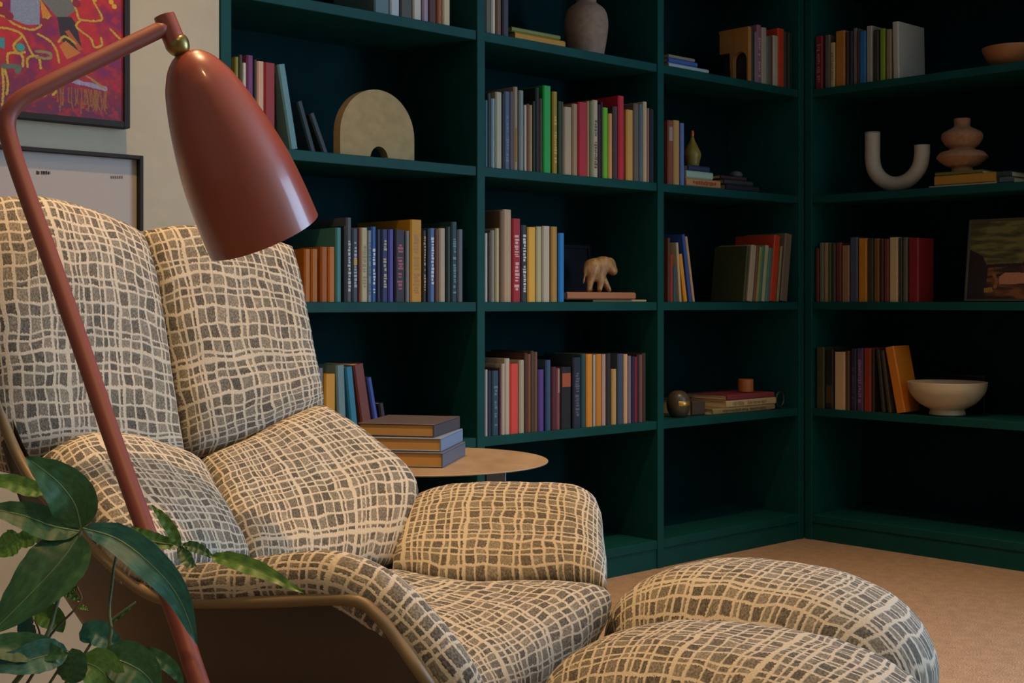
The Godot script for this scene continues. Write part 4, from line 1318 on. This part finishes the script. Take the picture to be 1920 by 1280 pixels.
# ------------------------------------------------------------------ floor lamp
func floor_lamp() -> void:
	var red: StandardMaterial3D = mat(0x8a4230, 0.36)
	var satin := mat(0x7e4034, 0.48)
	red.clearcoat_enabled = true
	red.clearcoat = 0.5
	red.clearcoat_roughness = 0.1
	var pole := [[375, 1285, 1.47], [340, 1180, 1.50], [270, 985, 1.55], [215, 832, 1.595], [160, 672, 1.635], [100, 500, 1.67], [58, 385, 1.69], [24, 285, 1.705], [13, 228, 1.712], [34, 190, 1.72], [90, 158, 1.74], [200, 104, 1.785], [312, 50, 1.83]]
	var pts := []
	for q in pole:
		pts.append(P(q[0], q[1], q[2]))
	var d: Vector3 = (pts[0] - pts[2]).normalized()
	var k: float = pts[0].y / -d.y
	var foot: Vector3 = pts[0] + d * k
	foot.y = 0.012
	var mid: Vector3 = pts[0].lerp(foot, 0.5)
	var base := Vector3(foot.x, 0, foot.z)
	var o := thing("floor_lamp", "rust red floor lamp with angled arm and cone-shaped metal shade", "floor lamp", Transform3D(Basis(), base))
	var loc := []
	for q in [foot, mid] + pts:
		loc.append(q - base)
	part("pole", tube(loc, [0.0112], 120, 16), satin, o)
	var joint: Vector3 = pts[0].lerp(foot, 0.28) - base
	for e in [Vector3(-0.52, 0.01, 0.05), Vector3(-0.30, 0.01, 0.36)]:
		part("leg", tube([joint, joint.lerp(e, 0.5), e], [0.009], 10, 12), satin, o)
	# knuckle at the end of the arm, swivel and shade
	var a: Vector3 = P(308, 30, 1.832) - base
	var b: Vector3 = P(330, 84, 1.836) - base
	part("arm_knuckle", tube([a, a.lerp(b, 0.06), a.lerp(b, 0.94), b], [0.0135, 0.0145, 0.0145, 0.0135], 16, 18), red, o)
	var c: Vector3 = P(322, 66, 1.836) - base
	var e2: Vector3 = P(345, 104, 1.84) - base
	part("swivel", tube([c, c.lerp(e2, 0.35), c.lerp(e2, 0.7), e2], [0.010, 0.0165, 0.0145, 0.008], 18, 18), mat(0x8a7c48, 0.3, 0.85), o)
	var top: Vector3 = P(347, 97, 1.84) - base
	var bot: Vector3 = P(495, 441, 1.93) - base
	var axis := (bot - top)
	var L := axis.length()
	axis /= L
	var x := axis.cross(Vector3(0, 0, 1)).normalized()
	var t := Transform3D(Basis(x, axis, x.cross(axis)), top)
	var sc := 1.86 / F
	var prof := []
	for q in [[0, 0], [14, 1], [27, 6], [44, 22], [58, 45], [68, 68], [83, 120], [94, 170], [102, 215], [107, 255], [111, 320], [112, 378]]:
		prof.append(Vector2(q[0] * sc, q[1] * sc / (378 * sc) * L))
	var outp := smooth_prof(prof, 40)
	var inn := []
	for i in range(outp.size() - 1, -1, -1):
		inn.append(Vector2(maxf(outp[i].x - 0.0025, 0.0), outp[i].y + (0.003 if i < outp.size() - 1 else 0.0)))
	var shade := part("lamp_shade", lathe(outp, 64, t), red, o)
	part("shade_lining", lathe(inn, 64, t), mat(0xd8cfc0, 0.5), shade)
	part("bulb", lathe(smooth_prof([Vector2(0, 0.09), Vector2(0.013, 0.09), Vector2(0.014, 0.12), Vector2(0.028, 0.155), Vector2(0.03, 0.175), Vector2(0.018, 0.2), Vector2(0, 0.205)], 24), 24, t), mat(0xe6e2d8, 0.3), shade)

# ------------------------------------------------------------------ side table
func side_table() -> void:
	var D := 2.80
	var h := 0.521
	var c := Vector3((803 - 960.0) / F * D, 0, -D)
	var o := thing("side_table", "round pale wood side table carrying a stack of books", "table", Transform3D(Basis(), c))
	var wood := tri_mat(noise_tex(256, 0.02, Color8(138, 118, 92), Color8(168, 148, 120), 61, 4, 0.25), 2.2, 0.45)
	part("table_top", lathe([Vector2(0, h - 0.014), Vector2(0.17, h - 0.014), Vector2(0.244, h - 0.004), Vector2(0.25, h - 0.003), Vector2(0.25, h - 0.001), Vector2(0.248, h), Vector2(0, h)], 64), wood, o)
	var leg := mat(0x8c98a0, 0.35, 0.6)
	for a in [0.0, TAU / 3, TAU * 2 / 3]:
		var q := Vector3(cos(a), 0, sin(a)) * 0.142
		part("leg", box_mesh(Vector3(-0.02, 0, -0.006), Vector3(0.02, h - 0.013, 0.006), 0.001, Transform3D(Basis(Vector3.UP, 0.0), q)), leg, o)
	part("brace", lathe([Vector2(0.0, 0.1), Vector2(0.15, 0.1), Vector2(0.15, 0.108), Vector2(0.0, 0.108)], 40), leg, o)
	# stack: the fore-edges look at the room
	var y := h
	var g := "books stacked on the side table"
	# [right end px, front depth, thickness, width, depth, cover, label, turn]
	for s in [[830, 2.66, 0.030, 0.175, 0.22, 0x59616e, "thick slate book with tan page edges, bottom of side table stack", -0.17],
			[827, 2.67, 0.027, 0.17, 0.21, 0x7486a0, "blue-grey book with tan page edges, middle of side table stack", -0.17],
			[814, 2.68, 0.026, 0.16, 0.2, 0x4c4448, "dark book with tan page edges, top of side table stack", -0.22]]:
		var T: float = s[2]
		var Wd: float = s[3]
		var Dp: float = s[4]
		var fr := Vector3((s[0] - 960.0) / F * s[1], y + 0.0004, -s[1])
		var bk := thing("book", s[6], "book", Transform3D(Basis(Vector3.UP, s[7]), fr), g)
		var b := 0.003
		# spine along the side that faces the window, pages to the room
		var st := st_new()
		bbox(st, Vector3(-Wd, 0, -Dp), Vector3(0, b, 0), 0.0008)
		bbox(st, Vector3(-Wd, T - b, -Dp), Vector3(0, T, 0), 0.0008)
		bbox(st, Vector3(-b, b, -Dp), Vector3(0, T - b, 0))
		part("cover", done(st), mat(s[5], 0.5), bk)
		part("pages", box_mesh(Vector3(-Wd + 0.004, b, -Dp + 0.004), Vector3(-b, T - b, -0.003)), mat(0xc89a58, 0.9), bk)
		y += T + 0.0008

# ------------------------------------------------------------------ plant
func leaf(o: Node3D, path: Array, width: float, mt: Material, fold := 0.25, tilt := Vector3(0.1, 0.5, 0.86)) -> void:
	var pts := []
	for q in path:
		pts.append(P(q[0], q[1], q[2]) - o.position)
	var n := 14
	var rows := []
	var uvs := []
	for i in n + 1:
		var t := float(i) / n
		var c := catmull(pts, t)
		var d := (catmull(pts, minf(t + 0.03, 1.0)) - catmull(pts, maxf(t - 0.03, 0.0))).normalized()
		var side := d.cross(tilt).normalized()
		var nrm := side.cross(d)
		var w := width * pow(sin(PI * pow(t, 0.8)), 0.75) * 0.5
		if i == n:
			w = 0.0
		w = maxf(w, 0.0006)
		var row := []
		var urow := []
		for k in 9:
			var x := (k - 4) / 4.0
			row.append(c + side * x * w + nrm * (absf(x) * w * fold + 0.0016 * sin(t * 34.0) * absf(x)))
			urow.append(Vector2(x * 0.5 + 0.5, t))
		rows.append(row)
		uvs.append(urow)
	var st := st_new()
	grid_mesh(st, rows, uvs)
	var lf := part("leaf", st.commit(), mt, o)
	if width > 0.03:
		var rib := []
		for i in 9:
			rib.append(catmull(pts, i / 8.0 * 0.94))
		part("midrib", tube(rib, [0.0009, 0.0004], 16, 6), mat(0x6c8c5c, 0.5), lf)

func plant() -> void:
	var base := Vector3(-0.60, 0, -1.33)
	var o := thing("potted_plant", "leafy green potted plant with large pointed leaves beside the lamp", "plant", Transform3D(Basis(), base))
	var pot := lathe(smooth_prof([Vector2(0, 0), Vector2(0.09, 0), Vector2(0.1, 0.02), Vector2(0.13, 0.2), Vector2(0.135, 0.22), Vector2(0.125, 0.22), Vector2(0.12, 0.19), Vector2(0, 0.19)], 40), 36)
	part("pot", pot, mat(0x8a8478, 0.7), o)
	part("soil", lathe([Vector2(0, 0.196), Vector2(0.119, 0.196)], 32), mat(0x2a2018, 0.95), o)
	var gm := []
	for c in [[Color8(34, 78, 44), Color8(54, 104, 58)], [Color8(66, 108, 40), Color8(98, 140, 58)], [Color8(28, 84, 76), Color8(48, 116, 104)]]:
		var m := StandardMaterial3D.new()
		m.albedo_texture = noise_tex(128, 0.03, c[0], c[1], 71)
		m.roughness = 0.42
		m.backlight_enabled = true
		m.backlight = Color(0.06, 0.1, 0.03)
		m.uv1_scale = Vector3(2, 2, 1)
		gm.append(m)
	var stem := mat(0x4a5a34, 0.6)
	var woody := mat(0x5a4a34, 0.8)
	var st_path := func(a: Array, r0: float, r1: float, mt: Material) -> void:
		var q := []
		var rr := []
		for i in a.size():
			q.append((a[i] if a[i] is Vector3 else P(a[i][0], a[i][1], a[i][2]) - base))
			rr.append(lerpf(r0, r1, float(i) / (a.size() - 1)) * 0.55)
		part("stem", tube(q, rr, 20, 8), mt, o)
	var root := Vector3(0, 0.195, 0)
	st_path.call([root, Vector3(0.01, 0.35, 0), [60, 1240, 1.33], [110, 1120, 1.36], [152, 995, 1.38]], 0.006, 0.003, stem)
	st_path.call([root, Vector3(0.03, 0.3, 0.0), [180, 1260, 1.36], [205, 1130, 1.385], [230, 1020, 1.40], [330, 1022, 1.42]], 0.005, 0.002, stem)
	st_path.call([root, Vector3(0.02, 0.3, 0.02), [70, 1250, 1.34], [95, 1190, 1.35], [150, 1130, 1.36], [145, 1100, 1.37]], 0.004, 0.0015, woody)
	st_path.call([root, Vector3(-0.02, 0.3, 0.0), [40, 1260, 1.36], [75, 1200, 1.37], [60, 1150, 1.38]], 0.004, 0.0015, woody)
	st_path.call([root, Vector3(0.03, 0.28, -0.02), [130, 1270, 1.36], [190, 1180, 1.38], [255, 1128, 1.40]], 0.004, 0.0018, stem)
	st_path.call([root, Vector3(0.03, 0.3, -0.0), [100, 1270, 1.33], [130, 1220, 1.34]], 0.004, 0.0018, stem)
	st_path.call([[330, 1022, 1.42], [360, 1028, 1.42], [395, 1045, 1.42]], 0.002, 0.0015, stem)
	# the large hand of leaves
	leaf(o, [[152, 990, 1.38], [140, 945, 1.375], [105, 900, 1.36], [48, 856, 1.35]], 0.048, gm[0], 0.2)
	leaf(o, [[150, 996, 1.38], [95, 985, 1.37], [40, 965, 1.36], [-40, 950, 1.35]], 0.034, gm[0], 0.2)
	leaf(o, [[85, 925, 1.42], [55, 915, 1.42], [10, 902, 1.42], [-40, 900, 1.42]], 0.020, gm[1], 0.2)
	leaf(o, [[150, 1000, 1.38], [115, 1050, 1.36], [60, 1110, 1.34], [-20, 1190, 1.32]], 0.062, gm[0], 0.18)
	leaf(o, [[155, 990, 1.38], [220, 1010, 1.375], [285, 1060, 1.37], [335, 1120, 1.37], [370, 1208, 1.37]], 0.034, gm[2], 0.25)
	leaf(o, [[40, 1010, 1.43], [20, 1020, 1.43], [-20, 1040, 1.43]], 0.03, gm[1], 0.2)
	leaf(o, [[75, 1000, 1.45], [50, 1010, 1.45], [15, 1015, 1.45]], 0.022, gm[1], 0.2)
	# the smaller leaves in front of the seat
	leaf(o, [[335, 1022, 1.42], [300, 1016, 1.415], [270, 1003, 1.41], [246, 988, 1.41]], 0.016, gm[1], 0.2)
	leaf(o, [[338, 1026, 1.42], [325, 1000, 1.415], [305, 970, 1.41], [284, 947, 1.41]], 0.012, gm[1], 0.2)
	leaf(o, [[335, 1024, 1.42], [345, 1040, 1.415], [355, 1055, 1.41], [368, 1062, 1.41]], 0.014, gm[0], 0.2)
	leaf(o, [[342, 1022, 1.42], [360, 1024, 1.42], [380, 1032, 1.42], [400, 1044, 1.42]], 0.012, gm[0], 0.2)
	leaf(o, [[395, 1042, 1.42], [440, 1052, 1.41], [500, 1075, 1.40], [570, 1112, 1.39]], 0.019, gm[1], 0.22)
	# low foliage
	leaf(o, [[30, 1215, 1.34], [60, 1215, 1.33], [100, 1225, 1.32], [128, 1225, 1.32]], 0.02, gm[0], 0.2)
	leaf(o, [[128, 1222, 1.33], [90, 1228, 1.32], [40, 1240, 1.31], [-40, 1252, 1.30]], 0.034, gm[2], 0.2)
	leaf(o, [[120, 1220, 1.33], [60, 1215, 1.32], [0, 1212, 1.31], [-40, 1206, 1.30]], 0.03, gm[0], 0.2)
	leaf(o, [[150, 1200, 1.37], [175, 1185, 1.37], [205, 1200, 1.37], [232, 1218, 1.37]], 0.026, gm[2], 0.2)
	leaf(o, [[250, 1222, 1.36], [290, 1230, 1.36], [325, 1255, 1.36], [345, 1290, 1.36]], 0.016, gm[0], 0.2)
	leaf(o, [[190, 1230, 1.35], [230, 1240, 1.35], [270, 1262, 1.35], [300, 1300, 1.35]], 0.044, gm[0], 0.2)
	leaf(o, [[150, 1240, 1.34], [180, 1250, 1.34], [205, 1275, 1.34], [215, 1310, 1.34]], 0.04, gm[1], 0.2)
	leaf(o, [[60, 1150, 1.38], [80, 1150, 1.38], [105, 1165, 1.38], [118, 1185, 1.38]], 0.026, gm[1], 0.2)
	leaf(o, [[60, 1150, 1.38], [50, 1170, 1.38], [55, 1200, 1.38], [65, 1225, 1.38]], 0.018, gm[2], 0.2)
	leaf(o, [[145, 1100, 1.37], [132, 1105, 1.37], [120, 1115, 1.37]], 0.008, gm[1], 0.2)
	leaf(o, [[112, 1110, 1.37], [130, 1112, 1.37], [150, 1128, 1.37]], 0.010, gm[1], 0.2)
	leaf(o, [[142, 1138, 1.37], [155, 1138, 1.37], [166, 1144, 1.37]], 0.006, gm[1], 0.2)
	leaf(o, [[130, 1280, 1.33], [135, 1260, 1.33], [140, 1235, 1.33], [135, 1215, 1.33]], 0.03, gm[0], 0.2)
	leaf(o, [[255, 1128, 1.40], [235, 1145, 1.40], [210, 1165, 1.40], [195, 1180, 1.40]], 0.006, gm[1], 0.2)

# ------------------------------------------------------------------ ceiling lamps
func downlight(x: float, d: float, energy: float, angle: float, label: String) -> void:
	var warm := Color(1.0, 0.79, 0.54)
	var o := thing("ceiling_downlight", label, "ceiling light", Transform3D(Basis(), Vector3(x, 2.6, -d)), "recessed ceiling lights")
	part("trim_ring", lathe([Vector2(0.036, -0.001), Vector2(0.05, -0.001), Vector2(0.052, -0.006), Vector2(0.036, -0.008), Vector2(0.036, -0.001)], 32), mat(0xd8d4ca, 0.5), o)
	var m := StandardMaterial3D.new()
	m.albedo_color = Color(0.9, 0.85, 0.75)
	m.emission_enabled = true
	m.emission = warm
	m.emission_energy_multiplier = 6.0
	part("lamp_lens", lathe([Vector2(0.0, -0.002), Vector2(0.036, -0.002), Vector2(0.036, -0.004), Vector2(0.0, -0.004)], 24), m, o)
	var l := SpotLight3D.new()
	l.name = "lamp_beam"
	l.light_color = warm
	l.light_energy = energy
	l.spot_angle = angle
	l.spot_angle_attenuation = 0.8
	l.spot_range = 8.0
	l.spot_attenuation = 2.0
	l.light_size = 0.035
	l.shadow_enabled = true
	l.rotation.x = -PI / 2
	l.position = Vector3(0, -0.012, 0)
	o.add_child(l)

# ------------------------------------------------------------------ scene
func _ready() -> void:
	var cam := Camera3D.new()
	cam.name = "camera"
	add_child(cam)
	cam.position = Vector3(0, EYE, 0)
	cam.set_frustum(0.05 * 1280.0 / F, Vector2(0, -0.05 * (640.0 - HORIZON) / F), 0.05, 60.0)
	cam.current = true
	var env := Environment.new()
	env.tonemap_mode = Environment.TONE_MAPPER_LINEAR
	env.tonemap_exposure = 1.0
	env.background_mode = Environment.BG_SKY
	var sky := Sky.new()
	var sm := ProceduralSkyMaterial.new()
	sm.sky_top_color = Color(0.52, 0.64, 0.82)
	sm.sky_horizon_color = Color(0.72, 0.78, 0.86)
	sm.ground_bottom_color = Color(0.3, 0.32, 0.32)
	sm.ground_horizon_color = Color(0.6, 0.64, 0.68)
	sm.energy_multiplier = 1.0
	sky.sky_material = sm
	env.sky = sky
	env.sdfgi_enabled = true
	env.ssao_enabled = true
	env.ssil_enabled = true
	var we := WorldEnvironment.new()
	we.name = "environment"
	we.environment = env
	add_child(we)

	A = Transform3D(Basis(Vector3(0.730, 0, -0.683).normalized(), Vector3.UP, Vector3(0.683, 0, 0.730).normalized()), Vector3(1.05, 0, -4.83))
	B = Transform3D(Basis(Vector3(0.683, 0, 0.730).normalized(), Vector3.UP, Vector3(-0.730, 0, 0.683).normalized()), Vector3(1.05, 0, -4.83))

	# daylight that comes in through the window
	var day := AreaLight3D.new()
	day.name = "window_daylight"
	day.area_size = Vector2(2.1, 1.75)
	day.light_color = Color(0.72, 0.85, 1.0)
	day.light_energy = 11.5
	day.shadow_enabled = true
	day.area_range = 12.0
	# looks along -z of its own axes: out of the window wall into the room
	day.transform = A * Transform3D(Basis(Vector3(0, 0, -1), Vector3.UP, Vector3(1, 0, 0)), Vector3(0.15, 1.375, 3.25))
	add_child(day)
	downlight(-0.25, 1.90, 2.7, 46.0, "recessed warm ceiling light above the armchair")
	downlight(-0.53, 2.46, 1.7, 50.0, "recessed warm ceiling light near the framed artwork")
	downlight(0.85, 3.35, 3.6, 40.0, "recessed warm ceiling light above the carpet near bookcases")
	downlight(0.15, 0.55, 1.4, 58.0, "added unseen warm ceiling light filling lamp and plant from camera side")  # unseen lamp added as warm fill from the camera side

	room()
	bookcases()
	fabric = fabric_material()
	armchair()
	ottoman()
	floor_lamp()
	side_table()
	pictures()
	plant()
	shelf_things_order()

func shelf_things_order() -> void:
	books()
	shelf_things()
